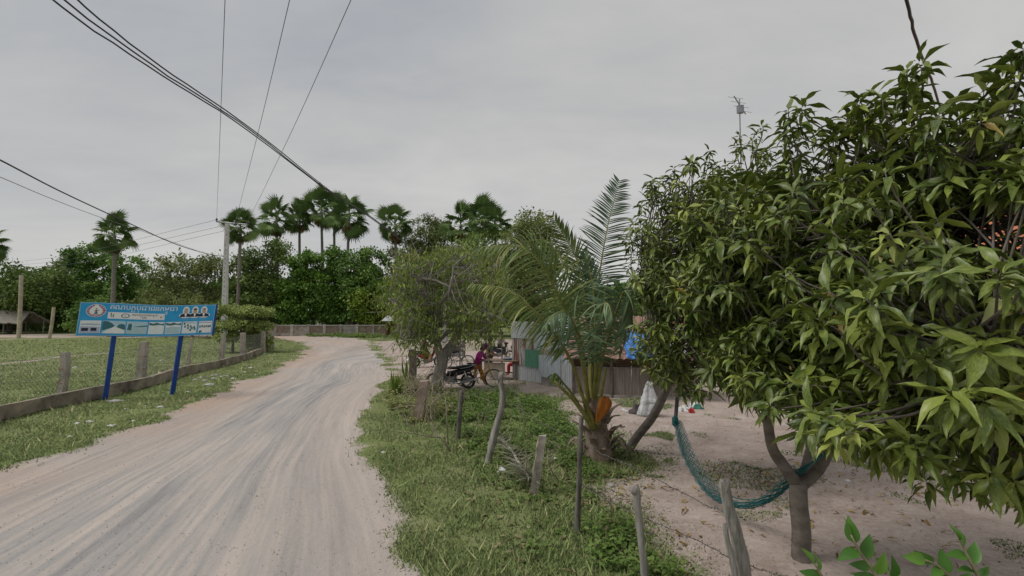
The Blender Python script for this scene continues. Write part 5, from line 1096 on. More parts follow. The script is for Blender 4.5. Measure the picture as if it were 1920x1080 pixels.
def leaflet_tpl():
    V_ = []; F_ = []
    for i in range(6):
        s = i / 5; w = 0.5 * (0.35 + 0.65 * math.sin(math.pi * min(1, 0.15 + s * 0.85))) * (1 - s ** 4) + 0.02; z = -0.55 * s ** 2.2; x = s - 0.18 * s ** 3
        V_ += [(x, w, z + 0.01), (x, -w, z + 0.01)]
    for i in range(5): F_.append((2 * i, 2 * i + 1, 2 * i + 3, 2 * i + 2))
    return np.array(V_), np.array(F_)
LFT = leaflet_tpl()
def frond(pts, Lmax, pairs=62, lm=L_COCO, start=0.22, hang=0.55, r0=0.034, plane=None, rn0=0.5, sweep=0.75, name='frond', w=0.032):
    c = bez(pts, 60); cum = np.concatenate([[0], np.cumsum(np.linalg.norm(np.diff(c, axis=0), axis=1))]); tot = cum[-1]
    fr_ = obj(name, *tube(c[::3], np.linspace(r0, 0.005, 20), 6), PET, t, smooth=True)
    pos, dv, upv, sc_, rn = [], [], [], [], []
    for i in range(pairs):
        f = start + (1 - start) * (i + 0.5) / pairs; s = f * tot; p = np.array([np.interp(s, cum, c[:, k]) for k in range(3)]); q = np.array([np.interp(min(tot, s + 0.05), cum, c[:, k]) for k in range(3)]); p0 = np.array([np.interp(max(0, s - 0.05), cum, c[:, k]) for k in range(3)]); T_ = unit(q - p0)
        sd = unit(np.cross(T_, plane if plane is not None else (0, 0, 1)) + 1e-6); nrm = np.cross(sd, T_); g = (f - start) / (1 - start); L = Lmax * (0.45 + 0.75 * math.sin(math.pi * min(1, 0.12 + 0.80 * g))) * (1 - 0.45 * g ** 3)
        for sg in (-1, 1):
            if rng.random() < 0.03: continue
            d = sd * sg + T_ * (sweep + 0.5 * g) + nrm * rng.normal(0.05, 0.10) + rng.normal(size=3) * 0.05 - np.array((0, 0, hang * (0.5 + 0.5 * rng.random())))
            pos.append(p); dv.append(unit(d)); upv.append(nrm * 0.6 + np.array((0, 0, 0.5)) + rng.normal(size=3) * 0.2); LL = L * rng.uniform(0.88, 1.1); sc_.append((LL, w * (0.8 + 0.4 * rng.random()), LL * (0.4 + 0.8 * hang))); rn.append(np.clip(rn0 + rng.normal(0, 0.2), 0, 1))
    Vv, Ff, rr = stamp(*LFT, frames(np.array(dv), np.array(upv)), np.array(pos), np.array(sc_), np.array(rn))
    o_ = obj('leaflets', Vv, Ff, lm, fr_, rnd=rr); o_['kind'] = 'stuff'; return fr_
C = lambda px, py, dy=0.0: D(px, py, Yc + dy)
b0 = C(1108, 790)
frond([C(1112, 770), C(1108, 690, 0.1), C(1118, 560, 0.4), C(1138, 430, 0.7), C(1162, 338, 0.9)], 0.66, 84, L_COCOD, 0.20, 0.10, plane=np.array((0.1, 1, 0.1)), rn0=0.4, sweep=0.34, w=0.030)
frond([C(1106, 775), C(1085, 650, -0.2), C(1040, 540, -0.5), C(985, 468, -0.7), C(900, 462, -0.7)], 0.78, 70, L_COCO, 0.36, 0.7, plane=np.array((-0.3, -0.65, 0.7)), rn0=0.55, w=0.034)
frond([C(1104, 785), C(1072, 680, -0.5), C(1018, 600, -0.9), C(950, 545, -1.1), C(885, 532, -1.1)], 0.52, 52, L_COCO, 0.42, 0.8, plane=np.array((-0.2, -0.5, 0.8)), rn0=0.7, w=0.034)
frond([C(1108, 770), C(1102, 620, 0.3), C(1086, 500, 0.5), C(1036, 405, 0.5)], 0.45, 44, L_COCO, 0.45, 0.25, plane=np.array((0, 1, 0.3)), rn0=0.5, sweep=1.2)
frond([C(1112, 780), C(1128, 680, -0.3), C(1150, 600, -0.5), C(1172, 545, -0.6), C(1180, 590, -0.7), C(1160, 660, -0.7)], 0.55, 56, L_COCOD, 0.30, 0.9, plane=np.array((0.4, -0.6, 0.6)), rn0=0.7, w=0.032)
frond([C(1110, 770), C(1130, 640, 0.5), C(1175, 540, 1.1), C(1230, 500, 1.6), C(1290, 540, 1.9)], 0.70, 60, L_COCOD, 0.25, 0.6, plane=np.array((0.3, 0.5, 0.8)), rn0=0.35)
frond([C(1106, 775), C(1085, 620, 0.8), C(1066, 520, 1.4), C(1030, 455, 1.9), C(985, 450, 2.2)], 0.60, 50, L_COCO, 0.25, 0.7, plane=np.array((-0.3, 0.4, 0.8)), rn0=0.4)
frond([C(1108, 785), C(1092, 660, -0.4), C(1072, 600, -0.8), C(1048, 585, -1.1), C(1022, 610, -1.3)], 0.60, 40, L_COCOD, 0.42, 1.0, plane=np.array((-0.3, -0.6, 0.6)), rn0=0.6, w=0.026)
frond([C(1112, 780), C(1120, 650, -0.4), C(1128, 580, -0.8), C(1140, 570, -1.1), C(1150, 600, -1.3)], 0.55, 34, L_COCOD, 0.45, 1.0, plane=np.array((0.3, -0.6, 0.6)), rn0=0.75, w=0.024)
frond([C(1106, 800), C(1080, 750, -0.2), C(1056, 718, -0.3), C(1040, 700, -0.35), C(1032, 712, -0.4)], 0.22, 10, L_COCO, 0.72, 0.9, r0=0.03, rn0=0.3)
frond([C(1110, 780), C(1116, 640, 0.2), C(1112, 540, 0.35), C(1096, 470, 0.4)], 0.40, 30, L_COCOD, 0.5, 0.15, plane=np.array((0.2, 1, 0.1)), rn0=0.6, sweep=1.4)
for i, pp in enumerate([[C(1114, 800, -0.22), C(1106, 775, -0.25), C(1098, 755, -0.3), C(1085, 730, -0.35)], [C(1122, 800, -0.22), C(1122, 770, -0.25), C(1128, 735, -0.3), C(1136, 690, -0.35)], [C(1112, 805, -0.2), C(1098, 780, -0.3), C(1075, 750, -0.4), C(1040, 715, -0.5)]]):
    obj('petiole', *tube(bez(pp, 10), np.linspace(0.05, 0.024, 10), 7), PET, t, smooth=True)
for i in range(5):      # dry curled husks at the foot
    az = i * 0.9 - 0.6; d = np.array((math.cos(az), math.sin(az) * 0.8, 0)); l_ = bez([cb + d * 0.22 + (0, 0, 0.2), cb + d * 0.38 + (0, 0, 0.34), cb + d * 0.52 + (0, 0, 0.24), cb + d * 0.56 + (0, 0, 0.10)], 8)
    s_ = np.cross(d, (0, 0, 1)) * 0.07; obj('dry_husk', *slab(np.array([[p - s_ * (1 - 0.7 * k / 8), p + (0, 0, 0.03), p + s_ * (1 - 0.7 * k / 8)] for k, p in enumerate(l_)]), (0, 0, 1), 0.008), mat('dry_husk', (0.15, 0.115, 0.085), (0.27, 0.22, 0.175), 9, 0.95), t)
# orange cloth bag hanging on the palm
h0 = C(1136, 744, -0.42); g_ = []
for i in range(11):
    f = i / 10; row = []
    for j in range(17):
        a = 2 * math.pi * j / 16; w = 0.13 * min(1, 0.45 + 1.6 * f) * (1 - 0.55 * max(0, f - 0.55) / 0.45); x = w * math.copysign(abs(math.cos(a)) ** 0.6, math.cos(a)) * (1 + 0.10 * math.sin(3 * a + 5 * f)); y = 0.45 * w * math.sin(a) * (1 + 0.25 * math.sin(6 * a + 4 * f))
        row.append(h0 + (x - 0.10 * f * f - 0.02, y, -0.40 * f - 0.10 * f * (x / 0.13) * -1 + 0.015 * math.sin(5 * a)))
    g_.append(row)
Vv, Ff = sheet(np.array(g_)); tag(obj('cloth_bag', Vv, list(Ff) + [tuple(10 * 17 + j for j in range(16))], mat('orange_cloth', (0.26, 0.085, 0.012), (0.40, 0.145, 0.025), 7, 0.85, bump=1.0, stretch=(1, 1, 0.4))), 'orange cloth bag hanging on the coconut palm trunk', 'bag')

# ------------------------------------------------------------------ mango trees: leaf whorls on twigs, the nearest leaves each an object
MST = [(0, (0.018, 0.034, 0.009)), (0.4, (0.062, 0.086, 0.018)), (0.7, (0.135, 0.155, 0.035)), (0.88, (0.20, 0.22, 0.06)), (0.95, (0.26, 0.26, 0.14)), (1, (0.22, 0.14, 0.05))]
L_MANGO = leafmat('leaf_mango', MST, 0.40, 0.10, 0.40)
SIL = [(1172, 430), (1200, 360), (1270, 312), (1340, 285), (1400, 250), (1470, 195), (1540, 225), (1590, 165), (1690, 125), (1740, 112), (1790, 195), (1850, 150), (1930, 80), (2400, 60), (2400, 1010), (1920, 975), (1860, 915), (1760, 915), (1690, 870), (1610, 815), (1560, 835), (1500, 830), (1430, 785), (1370, 745), (1310, 745), (1245, 725), (1195, 690), (1180, 640), (1195, 600), (1178, 520)]
LV = [lance(b, f, 0.12, 6, s) for s, (b, f) in enumerate([(0.22, 0.5), (0.40, 0.35), (0.12, 0.6), (0.55, 0.3), (0.30, 0.8)])]
LEAFM = {}
def leaf_var(k, tone):
    if (k, tone) not in LEAFM: LEAFM[(k, tone)] = meshdata('leaf', LV[k][0], LV[k][1], L_MANGO, True, np.full(len(LV[k][0]), (tone + 0.5) / 8))
    return LEAFM[(k, tone)]
def mango(label, base, skeleton, ells, tips, per, ll, tmin, n_obj, tone0, inner=0.3, sil=SIL, keepfn=None, extra=None, thin=0.3):
    t = thing('mango_tree', label, 'tree', base, 'mango trees in the sandy yard'); lines = []; hubs = []
    for pts, r0, r1 in skeleton:
        l = bez(pts, 14); rr_ = np.linspace(r0, r1, 14); 
        if r0 > 0.07 and pts[0][2] < 0: rr_[:2] *= (1.35, 1.12)
        lines.append((l, rr_)); hubs.append((l[5:] if r0 < 0.075 else l[10:]) if r0 > 0.031 else l[:1])
    hubs = np.concatenate(hubs)
    Tp, dd, kk = crown_tips(ells, tips, inner)
    if extra is not None: Tp = np.concatenate([Tp, extra[0]]); dd = np.concatenate([dd, extra[1]])
    nx0 = len(extra[0]) if extra is not None else 0
    px, py, dep = proj(Tp); ok = (Tp[:, 1] > tmin) & inside(np.stack([px, py], 1), sil)
    nx_ = len(extra[0]) if extra is not None else 0
    deep = np.concatenate([((Tp[:tips] - np.array(ells)[kk, :3]) ** 2 / np.array(ells)[kk, 3:6] ** 2).sum(1) < 0.42, np.zeros(nx0, bool)])
    ok &= deep | (vnoise(Tp[:, 0] * 1.5 + Tp[:, 2] * 0.9, Tp[:, 1] * 1.2 - Tp[:, 2] * 1.7, 5) > thin)
    if keepfn is not None: ok &= keepfn(Tp, px, py)
    if nx_: ok[-nx_:] = True
    Tp = Tp[ok]; dd = dd[ok]; n = len(Tp)
    for p, d in zip(Tp, dd):
        s = hubs[rng.choice(np.argsort(((hubs - p) ** 2).sum(1))[:7])]; L = np.linalg.norm(p - s); q = p - unit(d + (0, 0, 0.4)) * 0.16
        lines.append((bez([s, s + (q - s) * 0.55 + rng.normal(size=3) * 0.05 * L - (0, 0, 0.06 * L), q, p], 7), np.linspace(0.006 + 0.004 * min(L, 2), 0.003, 7)))
    obj('trunk', *tubes(lines, 7), BARKM, t, smooth=True)
    N = n * per; ang = np.tile(np.arange(per) * 2.39996, n) + np.repeat(rng.random(n) * 6.28, per); g = np.tile(np.arange(per) / (per - 1), n)      # g 0 top of whorl, 1 bottom
    ax = dd * 0.55 + np.array((0, 0, 0.75)) + rng.normal(size=(n, 3)) * 0.25; ax /= np.linalg.norm(ax, axis=1)[:, None]; AX = np.repeat(ax, per, 0)
    u0 = np.cross(AX, np.array((0.3, 0.2, 0.9))); u0 /= np.linalg.norm(u0, axis=1)[:, None]; v0 = np.cross(AX, u0); rad = u0 * np.cos(ang)[:, None] + v0 * np.sin(ang)[:, None]
    th = np.radians(42 + 62 * g + rng.normal(0, 11, N)); dv = AX * np.cos(th)[:, None] + rad * np.sin(th)[:, None]; dv[:, 2] -= 0.18 + 0.34 * g + 0.2 * rng.random(N)
    pos = np.repeat(Tp, per, 0) - AX * (0.09 * g)[:, None] + rad * 0.012
    upv = AX * 0.8 + np.array((0, 0, 0.5)) + rng.normal(size=(N, 3)) * 0.22
    L = ll * (0.62 + 0.65 * rng.random(N)) * np.repeat(0.78 + 0.44 * rng.random(n), per) * (0.75 + 0.3 * np.sin(np.pi * np.clip(g + 0.25, 0, 1))); W = L * (0.235 + 0.06 * rng.random(N))
    rn = np.clip(np.repeat(np.clip(tone0 + rng.gamma(1.6, 0.14, n) - 0.22, 0.04, 0.97), per) + rng.normal(0, 0.10, N) + 0.22 * np.repeat((Tp[:, 1] < 3.9) & (Tp[:, 2] < 2.6) & (rng.random(n) < 0.6), per), 0, 1); fr = frames(dv, upv); kind = rng.integers(0, 5, N)
    # which leaves show largest: near ones in front of the others
    px, py, dep = proj(pos + dv * L[:, None] * 0.5); cell = (np.clip(px, 0, 1919) // 22).astype(int) * 100 + (np.clip(py, 0, 1079) // 22).astype(int); front = np.full(10000, 1e9); np.minimum.at(front, cell, dep)
    score = np.where((px > 0) & (px < 1920) & (py > 0) & (py < 1080) & (dep < front[cell] + 0.12), L / dep, 0); pick = np.argsort(-score)[:n_obj]; mask = np.zeros(N, bool); mask[pick] = True
    for i in pick:
        Mx = Matrix(fr[i].tolist()).to_4x4() @ Matrix.Diagonal((L[i], W[i], L[i], 1)); inst('leaf', leaf_var(int(kind[i]), min(7, int(rn[i] * 8))), Matrix.Translation(Vector(pos[i])) @ Mx, t)
    Vs, Fs, Rs = [], [], []; off = 0
    for k in range(5):
        m_ = (~mask) & (kind == k); a, b, c_ = stamp(*LV[k], fr[m_], pos[m_], np.stack([L[m_], W[m_], L[m_]], 1), rn[m_]); Vs.append(a); Fs.append(b + off); Rs.append(c_); off += len(a)
    obj('foliage', np.concatenate(Vs), np.concatenate(Fs), L_MANGO, t, True, np.concatenate(Rs))['kind'] = 'stuff'
    return t
def shoots(L):
    P_, D_ = [], []
    for px, py0, py1, Y_ in L:
        a_, b_ = D(px - 14 + rng.normal() * 8, py0, Y_), D(px, py1, Y_); k = max(2, int(np.linalg.norm(b_ - a_) / 0.13))
        for i in range(k): P_.append(a_ + (b_ - a_) * (i + 1) / k); D_.append((rng.normal() * 0.2, rng.normal() * 0.2, 1.0))
    return np.array(P_), np.array(D_)
mb = GP(1500, 1046); Ym = mb[1]; M_ = lambda px, py, dy=0.0: D(px, py, Ym + dy); fork = M_(1497, 905)
mango('near mango tree with forked grey trunk and broad dark crown', mb,
      [([mb - (0, 0, 0.2), M_(1503, 1000), M_(1498, 950), fork], 0.098, 0.086), ([fork - (0, 0, 0.03), M_(1465, 868), M_(1445, 830, -0.1), M_(1440, 740, -0.4), M_(1470, 620, -0.6), M_(1500, 450, -0.8)], 0.068, 0.03),
       ([fork - (0, 0, 0.03), M_(1530, 885), M_(1560, 835, -0.2), M_(1620, 720, -0.6), M_(1690, 560, -1.0), M_(1720, 380, -1.3)], 0.074, 0.03), ([fork, M_(1512, 870, 0.2), M_(1530, 760, 0.7), M_(1500, 600, 1.2), M_(1440, 470, 1.4)], 0.055, 0.025),
       ([M_(1600, 760, -0.5), M_(1700, 700, -1.4), M_(1800, 680, -2.1), M_(1900, 640, -2.5)], 0.045, 0.015), ([M_(1450, 760, -0.4), M_(1400, 680, -0.1), M_(1340, 600, 0.2)], 0.035, 0.014), ([M_(1640, 680, -0.7), M_(1760, 480, -1.2), M_(1880, 330, -1.5)], 0.04, 0.014), ([M_(1580, 800, -0.2), M_(1680, 760, 0.8), M_(1800, 600, 1.4)], 0.04, 0.014)],
      [(3.35, 4.7, 2.95, 1.75, 1.9, 1.25), (*D(1880, 620, 3.0), 1.3, 1.0, 1.15), (*D(1720, 400, 4.0), 1.2, 1.2, 1.0), (*D(1930, 300, 3.7), 1.1, 1.1, 1.0), (*D(1420, 500, 5.4), 1.0, 1.1, 1.1), (*D(1600, 720, 4.2), 1.1, 0.9, 0.75), (*D(1780, 780, 3.2), 0.8, 0.7, 0.6), (*D(1480, 690, 4.9), 0.75, 0.8, 0.65), (*D(1390, 690, 5.4), 0.6, 0.6, 0.55), (*D(1530, 340, 4.8), 0.8, 0.8, 0.6)],
      2700, 12, 0.19, 2.2, 300, 0.36, keepfn=lambda T, px, py: ~((abs(px - 1866) < 105) & (abs(py - 412) < 58)) & ~((py < 300) & (rng.random(len(px)) < 0.45)),
      extra=shoots([(1478, 280, 205, 4.6), (1505, 260, 195, 4.4), (1560, 290, 240, 4.3), (1612, 260, 180, 4.0), (1640, 250, 195, 3.9), (1700, 210, 130, 4.0), (1722, 200, 118, 3.9), (1790, 260, 190, 3.7), (1845, 240, 170, 3.4), (1890, 190, 105, 3.3), (1918, 180, 90, 3.2), (1660, 300, 240, 4.2), (1755, 300, 215, 4.0)]), thin=0.46)
bb_ = GP(1172, 846); Yb = bb_[1]; B_ = lambda px, py, dy=0.0: D(px, py, Yb + dy)
mango('farther mango tree with leaning trunk behind the hammock', bb_,
      [([bb_ - (0, 0, 0.2) - (0.06, 0, 0), B_(1190, 825), B_(1222, 785, -0.3), B_(1245, 740, -0.6), B_(1268, 690, -0.9)], 0.088, 0.07), ([B_(1262, 705, -0.85), B_(1290, 600, -1.2), B_(1300, 500, -1.3), B_(1290, 400, -1.2)], 0.06, 0.02), ([B_(1262, 705, -0.85), B_(1330, 620, -1.0), B_(1400, 520, -0.8), B_(1440, 400, -0.6)], 0.06, 0.02), ([B_(1250, 735, -0.7), B_(1240, 640, -1.1), B_(1215, 560, -1.4), B_(1200, 470, -1.3)], 0.045, 0.015), ([B_(1275, 680, -0.9), B_(1273, 730, -1.2), B_(1268, 775, -1.4)], 0.03, 0.018)],
      [(*D(1310, 460, 8.2), 1.2, 1.4, 1.45), (*D(1240, 520, 8.0), 0.75, 0.9, 1.2), (*D(1420, 420, 8.4), 1.3, 1.4, 1.35), (*D(1270, 650, 7.9), 0.75, 0.7, 0.65), (*D(1360, 600, 7.9), 1.0, 1.0, 1.0), (*D(1500, 450, 9.2), 1.5, 1.3, 1.5), (*D(1320, 690, 7.4), 0.7, 0.7, 0.5), (*D(1222, 660, 7.2), 0.35, 0.5, 0.5), (*D(1215, 470, 7.6), 0.4, 0.6, 0.9)],
      1500, 10, 0.18, 5.5, 300, 0.38, extra=shoots([(1225, 380, 335, 8.0), (1262, 350, 315, 8.0), (1330, 320, 282, 8.2), (1386, 290, 252, 8.2), (1428, 280, 236, 8.0), (1205, 440, 385, 7.8)]), thin=0.27)

# ------------------------------------------------------------------ teal net hammock slung between the two mangoes
NET = mat('teal_net', (0.010, 0.085, 0.088), (0.02, 0.14, 0.14), 14, 0.7)
h_a, h_b = D(1266, 790, 8.1), D(1526, 866, 5.35)
hl_ = bez([h_a, D(1272, 800, 8.0), D(1290, 858, 7.5), D(1332, 925, 6.8), D(1385, 950, 6.3), D(1440, 940, 5.95), D(1495, 893, 5.5), h_b], 60)
t = thing('hammock', 'teal net hammock slung low from the mango trunk', 'hammock', (*hl_[30][:2], 0))
ls = []; ns = 22; T_ = np.gradient(hl_, axis=0); T_ /= np.linalg.norm(T_, axis=1)[:, None]; sd = np.cross(T_, (0, 0, 1)); sd /= np.linalg.norm(sd, axis=1)[:, None]; f = np.linspace(0, 1, 60); env = np.sin(np.pi * f) ** 0.7
for i in range(ns):
    s = (i / (ns - 1) - 0.5) * 2; zig = 0.024 * np.where((np.arange(60) + i) % 2, 1, -1) * env
    P_ = hl_ + sd * ((0.012 + 0.085 * env) * s + zig)[:, None] + np.array((0, 0, 1.0)) * ((0.010 + 0.06 * env) * s * s + 0.02 * env * math.sin(i * 2.1))[:, None]; ls.append((P_, 0.0038))
obj('net', *tubes(ls, 4), NET, t)['kind'] = 'stuff'
obj('rope', *tube(bez([h_a, D(1268, 770, 8.2), D(1270, 745, 8.25)], 6), 0.03, 6), WBLK, t); obj('knot', *ball(h_a, (0.05, 0.05, 0.08), 9, 6, 0.2), NET, t)
obj('rope', *tube(bez([h_b, D(1534, 858, 5.3), D(1545, 852, 5.3)], 5), 0.016, 6), NET, t)

# ------------------------------------------------------------------ right fence: odd posts and barbed wire
def old_post(name, label, pts, r, mt, square=False, k=10, jit=0.006, taper=0.85):
    c = bez(pts, k); o_ = None
    if square:
        G_ = [[c[j] + (sx * r * (1 - (1 - taper) * j / k) + rng.normal() * jit, sy * r + rng.normal() * jit, rng.normal() * jit) for sx, sy in ((-1, -1), (1, -1), (1, 1), (-1, 1))] for j in range(k)]; G_ = [g + [g[0]] for g in G_]
        Vv, Ff = sheet(np.array(G_)); o_ = obj(name, Vv, list(Ff) + [tuple((k - 1) * 5 + j for j in range(4))], mt)
    else:
        Vv, Ff = tube(c, np.linspace(r, r * taper, k), 9); Vv = Vv + rng.normal(size=Vv.shape) * jit; o_ = obj(name, Vv, Ff, mt, smooth=True)
    return tag(o_, label, 'fence post', 'posts of the roadside barbed wire fence')
def PP_(top, bot, lift=0.25):
    b = GP(*bot); a = D(*top, b[1]); return [b - (a - b) * (lift / np.linalg.norm(a - b)), (a + b) / 2, a]
DGREY = mat('dark_stick', (0.09, 0.08, 0.072), (0.19, 0.175, 0.16), 10, 0.9, stretch=(2, 2, 0.4), bump=0.8)
PB = mat('pink_brown_post', (0.22, 0.155, 0.125), (0.36, 0.28, 0.235), 5, 0.9, stretch=(1, 1, 0.5), bump=0.7)
old_post('fence_post', 'short pinkish brown post wrapped in dry vines', PP_((795, 714), (784, 790)), 0.12, PB, True)
old_post('fence_post', 'slim dark post standing in the weeds below the black motorcycle', PP_((866, 733), (858, 822)), 0.05, DGREY)
b = GP(912, 868); old_post('fence_stick', 'crooked pale branch used as a fence stick', [b - (0, 0, 0.2), D(921, 838, b[1]), D(934, 790, b[1]), D(943, 745, b[1]), D(939, 716, b[1]), D(941, 698, b[1])], 0.062, GREYW, k=14, jit=0.008, taper=0.6)
p5 = PP_((1017, 816), (1001, 924)); old_post('fence_post', 'stout square leaning post by the fallen frond', p5, 0.062, POSTM, True)
old_post('fence_stick', 'tall thin stick in front of the coconut palm', PP_((1090, 782), (1082, 1000)), 0.034, DGREY, k=12, taper=0.75)
p7 = PP_((1192, 915), (1212, 1100)); t = thing('fence_post', 'round grey post with knobbed top near the bottom edge', 'fence post', p7[0], 'posts of the roadside barbed wire fence')
Vv, Ff = tube(bez(p7, 12), np.linspace(0.038, 0.033, 12), 9); obj('shaft', Vv + rng.normal(size=Vv.shape) * 0.005, Ff, GREYW, t, smooth=True); obj('knob', *ball(p7[2] - (0.004, 0, 0.02), (0.046, 0.042, 0.05), 10, 7, 0.1), GREYW, t, smooth=True)
def wood_slat(label, top, bot, w, d_):
    b = GP(*bot); a = D(*top, b[1]); b = b - (a - b) * 0.08; k = 18; G_ = []
    for j in range(k):
        f = j / (k - 1); c0 = b + (a - b) * f + np.array((0.02 * math.sin(5 * f), 0, 0)); ring_ = []
        for i in range(12):
            an = 2 * math.pi * i / 12; rr_ = 1 + 0.16 * math.sin(i * 2.7 + 1) + 0.07 * math.sin(j * 1.3 + i); ring_.append(c0 + (w * rr_ * math.cos(an) * (1 - 0.3 * f ** 3), d_ * rr_ * math.sin(an), 0.05 * math.sin(i * 1.9) * (1 if j == k - 1 else 0)))
        G_.append(ring_ + [ring_[0]])
    Vv, Ff = sheet(np.array(G_)); return tag(obj('fence_post', Vv, list(Ff) + [tuple((k - 1) * 13 + i for i in range(12))], GREYW), label, 'fence post', 'posts of the roadside barbed wire fence')
wood_slat('thick split grey wooden post in front of the hammock', (1362, 908), (1398, 1100), 0.058, 0.05); wood_slat('thinner prop leaning behind the split grey post', (1364, 985), (1378, 1110), 0.026, 0.03)
def barbed(label, pts, n=40, r=0.0045):
    l = bez(pts, n); l = l + rng.normal(size=l.shape) * 0.005; t = thing('barbed_wire', label, 'wire', l[0], 'barbed wire strands of the roadside fence')
    obj('strand', *tube(l, r, 5), DGREY, t); ls = []
    for i in range(1, n - 1, 1):
        for k in range(2): d = rdir(1)[0] * 0.022; ls.append((np.array([l[i] - d, l[i] + d]), 0.003))
    o_ = obj('barbs', *tubes(ls, 3), DGREY, t); o_['kind'] = 'stuff'
barbed('sagging barbed wire from the crooked stick past the palm foot', [D(941, 742, 9.0), D(1010, 790, 8.2), D(1086, 828, 7.0), D(1140, 856, 6.7), D(1200, 882, 6.0), D(1300, 935, 5.6), D(1366, 965, 5.2)], 60)
barbed('low barbed wire between the thin stick and the split post', [D(1084, 905, 6.2), D(1140, 935, 6.0), D(1200, 968, 5.6), D(1290, 1005, 5.3), D(1385, 1055, 5.0)], 40)
barbed('barbed wire strand running out at the bottom edge right of the split post', [D(1385, 1055, 5.0), D(1480, 1085, 4.6), D(1600, 1140, 4.2)], 20)
barbed('rusty wire from the gate post through the dry vines to the crooked stick', [D(772, 690, 18.6), D(792, 728, 12.6), D(866, 742, 10.4), D(940, 722, 8.9)], 40)

# ------------------------------------------------------------------ low plants, dry branches, litter
L_WEED = leafmat('leaf_weed', [(0, (0.04, 0.065, 0.018)), (0.5, (0.072, 0.115, 0.032)), (1, (0.14, 0.18, 0.06))], 0.55, 0.3, gain=1.1)
L_DRY = leafmat('leaf_dry', [(0, (0.16, 0.12, 0.075)), (0.5, (0.28, 0.23, 0.15)), (1, (0.40, 0.34, 0.25))], 0.8, 0.2, gain=0.6)
L_VINE = leafmat('leaf_vine_dull', [(0, (0.075, 0.085, 0.035)), (0.5, (0.15, 0.16, 0.07)), (1, (0.28, 0.25, 0.14))], 0.6, 0.25)
def in_px(poly, n):
    W = np.array([G(*p)[:2] for p in poly]); lo, hi = W.min(0), W.max(0); out = np.zeros((0, 2))
    while len(out) < n:
        c = lo + (hi - lo) * rng.random((n * 2, 2)); out = np.concatenate([out, c[inside(c, W)]])
    return out[:n]
def weeds(name, label, poly, stems, per, hmax, ll, lm, cat='weeds', lw=0.55, seed=1, sm=None):
    xy = in_px(poly, stems * 2); xy = xy[np.argsort(-(fbm(xy[:, 0] * 1.1, xy[:, 1] * 1.1, seed + 60, 3) + 0.25 * rng.random(len(xy))))[:stems]]; h = hmax * np.clip(fbm(xy[:, 0] * 1.3, xy[:, 1] * 1.3, seed, 3) * 1.6 - 0.3, 0.12, 1.2) * (0.6 + 0.6 * rng.random(stems)); z = hat(xy[:, 0], xy[:, 1])
    lean = rng.normal(size=(stems, 2)) * 0.35; n = stems * per; g = rng.random(n); I = np.repeat(np.arange(stems), per)
    pos = np.stack([xy[I, 0] + lean[I, 0] * h[I] * g, xy[I, 1] + lean[I, 1] * h[I] * g, z[I] + h[I] * g + 0.01], 1) + rng.normal(size=(n, 3)) * 0.02
    dv = rdir(n); dv[:, 2] = np.abs(dv[:, 2]) * 0.4 - 0.1; sc_ = ll * (0.6 + 0.8 * rng.random(n)); rn = np.clip(rng.normal(0.35, 0.18, n) + 0.3 * g, 0, 1)
    a = stamp(*T6, frames(dv, rdir(n) * 0.4 + (0, 0, 1)), pos, np.stack([sc_, sc_ * lw, sc_], 1), rn)
    o_ = obj(name, a[0], a[1], lm, rnd=a[2]); return tag(o_, label, cat, kind='stuff')
weeds('weed_patch', 'thick bright green weeds below the yard edge', [(800, 745), (870, 738), (960, 742), (1030, 762), (1072, 800), (1068, 850), (960, 862), (880, 845), (830, 800)], 1450, 8, 0.42, 0.068, L_WEED)
weeds('weed_patch', 'dull creeping weeds round the gate post and dry vines', [(735, 716), (800, 722), (850, 745), (840, 800), (760, 800), (720, 760)], 900, 9, 0.55, 0.075, L_VINE, seed=4)
weeds('weed_patch', 'leafy weeds at the foot of the round grey post', [(1095, 985), (1175, 985), (1270, 1060), (1290, 1120), (1120, 1120)], 130, 8, 0.24, 0.06, L_WEED, seed=7)
weeds('weed_patch', 'low scattered weeds along the wire fence', [(880, 850), (1075, 850), (1130, 900), (1110, 990), (1000, 1060), (930, 950)], 260, 6, 0.13, 0.05, L_WEED, seed=9)
weeds('weed_patch', 'short weeds round the foot of the coconut palm', [(1060, 800), (1180, 840), (1195, 900), (1100, 900), (1040, 870)], 420, 7, 0.2, 0.055, L_WEED, seed=12)
weeds('weed_patch', 'low weeds at the foot of the boundary wall', [(560, 629), (790, 630), (800, 633.5), (690, 635), (600, 632)], 700, 7, 0.5, 0.2, L_MID, seed=13)
# sword leaved clumps
L_SWORD = leafmat('leaf_sword', [(0, (0.05, 0.085, 0.02)), (0.5, (0.10, 0.15, 0.035)), (1, (0.18, 0.22, 0.06))], 0.45, 0.15)
for (px, py, h, k, lab) in [(744, 738, 0.78, 15, 'clump of upright sword shaped leaves at the road corner'), (764, 712, 0.95, 7, 'narrow spiky clump beside the dark gate post')]:
    b = GP(px, py); t = thing('spiky_plant', lab, 'plant', b)
    for i in range(k):
        az = i * 2.4; tl = rng.uniform(0.05, 0.32); L = h * rng.uniform(0.6, 1.05); d = np.array((math.cos(az) * tl, math.sin(az) * tl, 1.0)); fr_ = frames(d[None], np.array([(math.cos(az), math.sin(az), 0.1)]))[0]
        Vl, Fl = lance(0.08, 0.5, 0.0, 5, i, lambda s: (0.75 + 0.25 * math.sin(math.pi * s)) * (1 - s ** 3)); o_ = obj('leaf', (Vl * (L, 0.085, L)) @ fr_.T + b + np.array((math.cos(az), math.sin(az), 0)) * 0.05, Fl, L_SWORD, t, True, np.full(len(Vl), rng.random()))
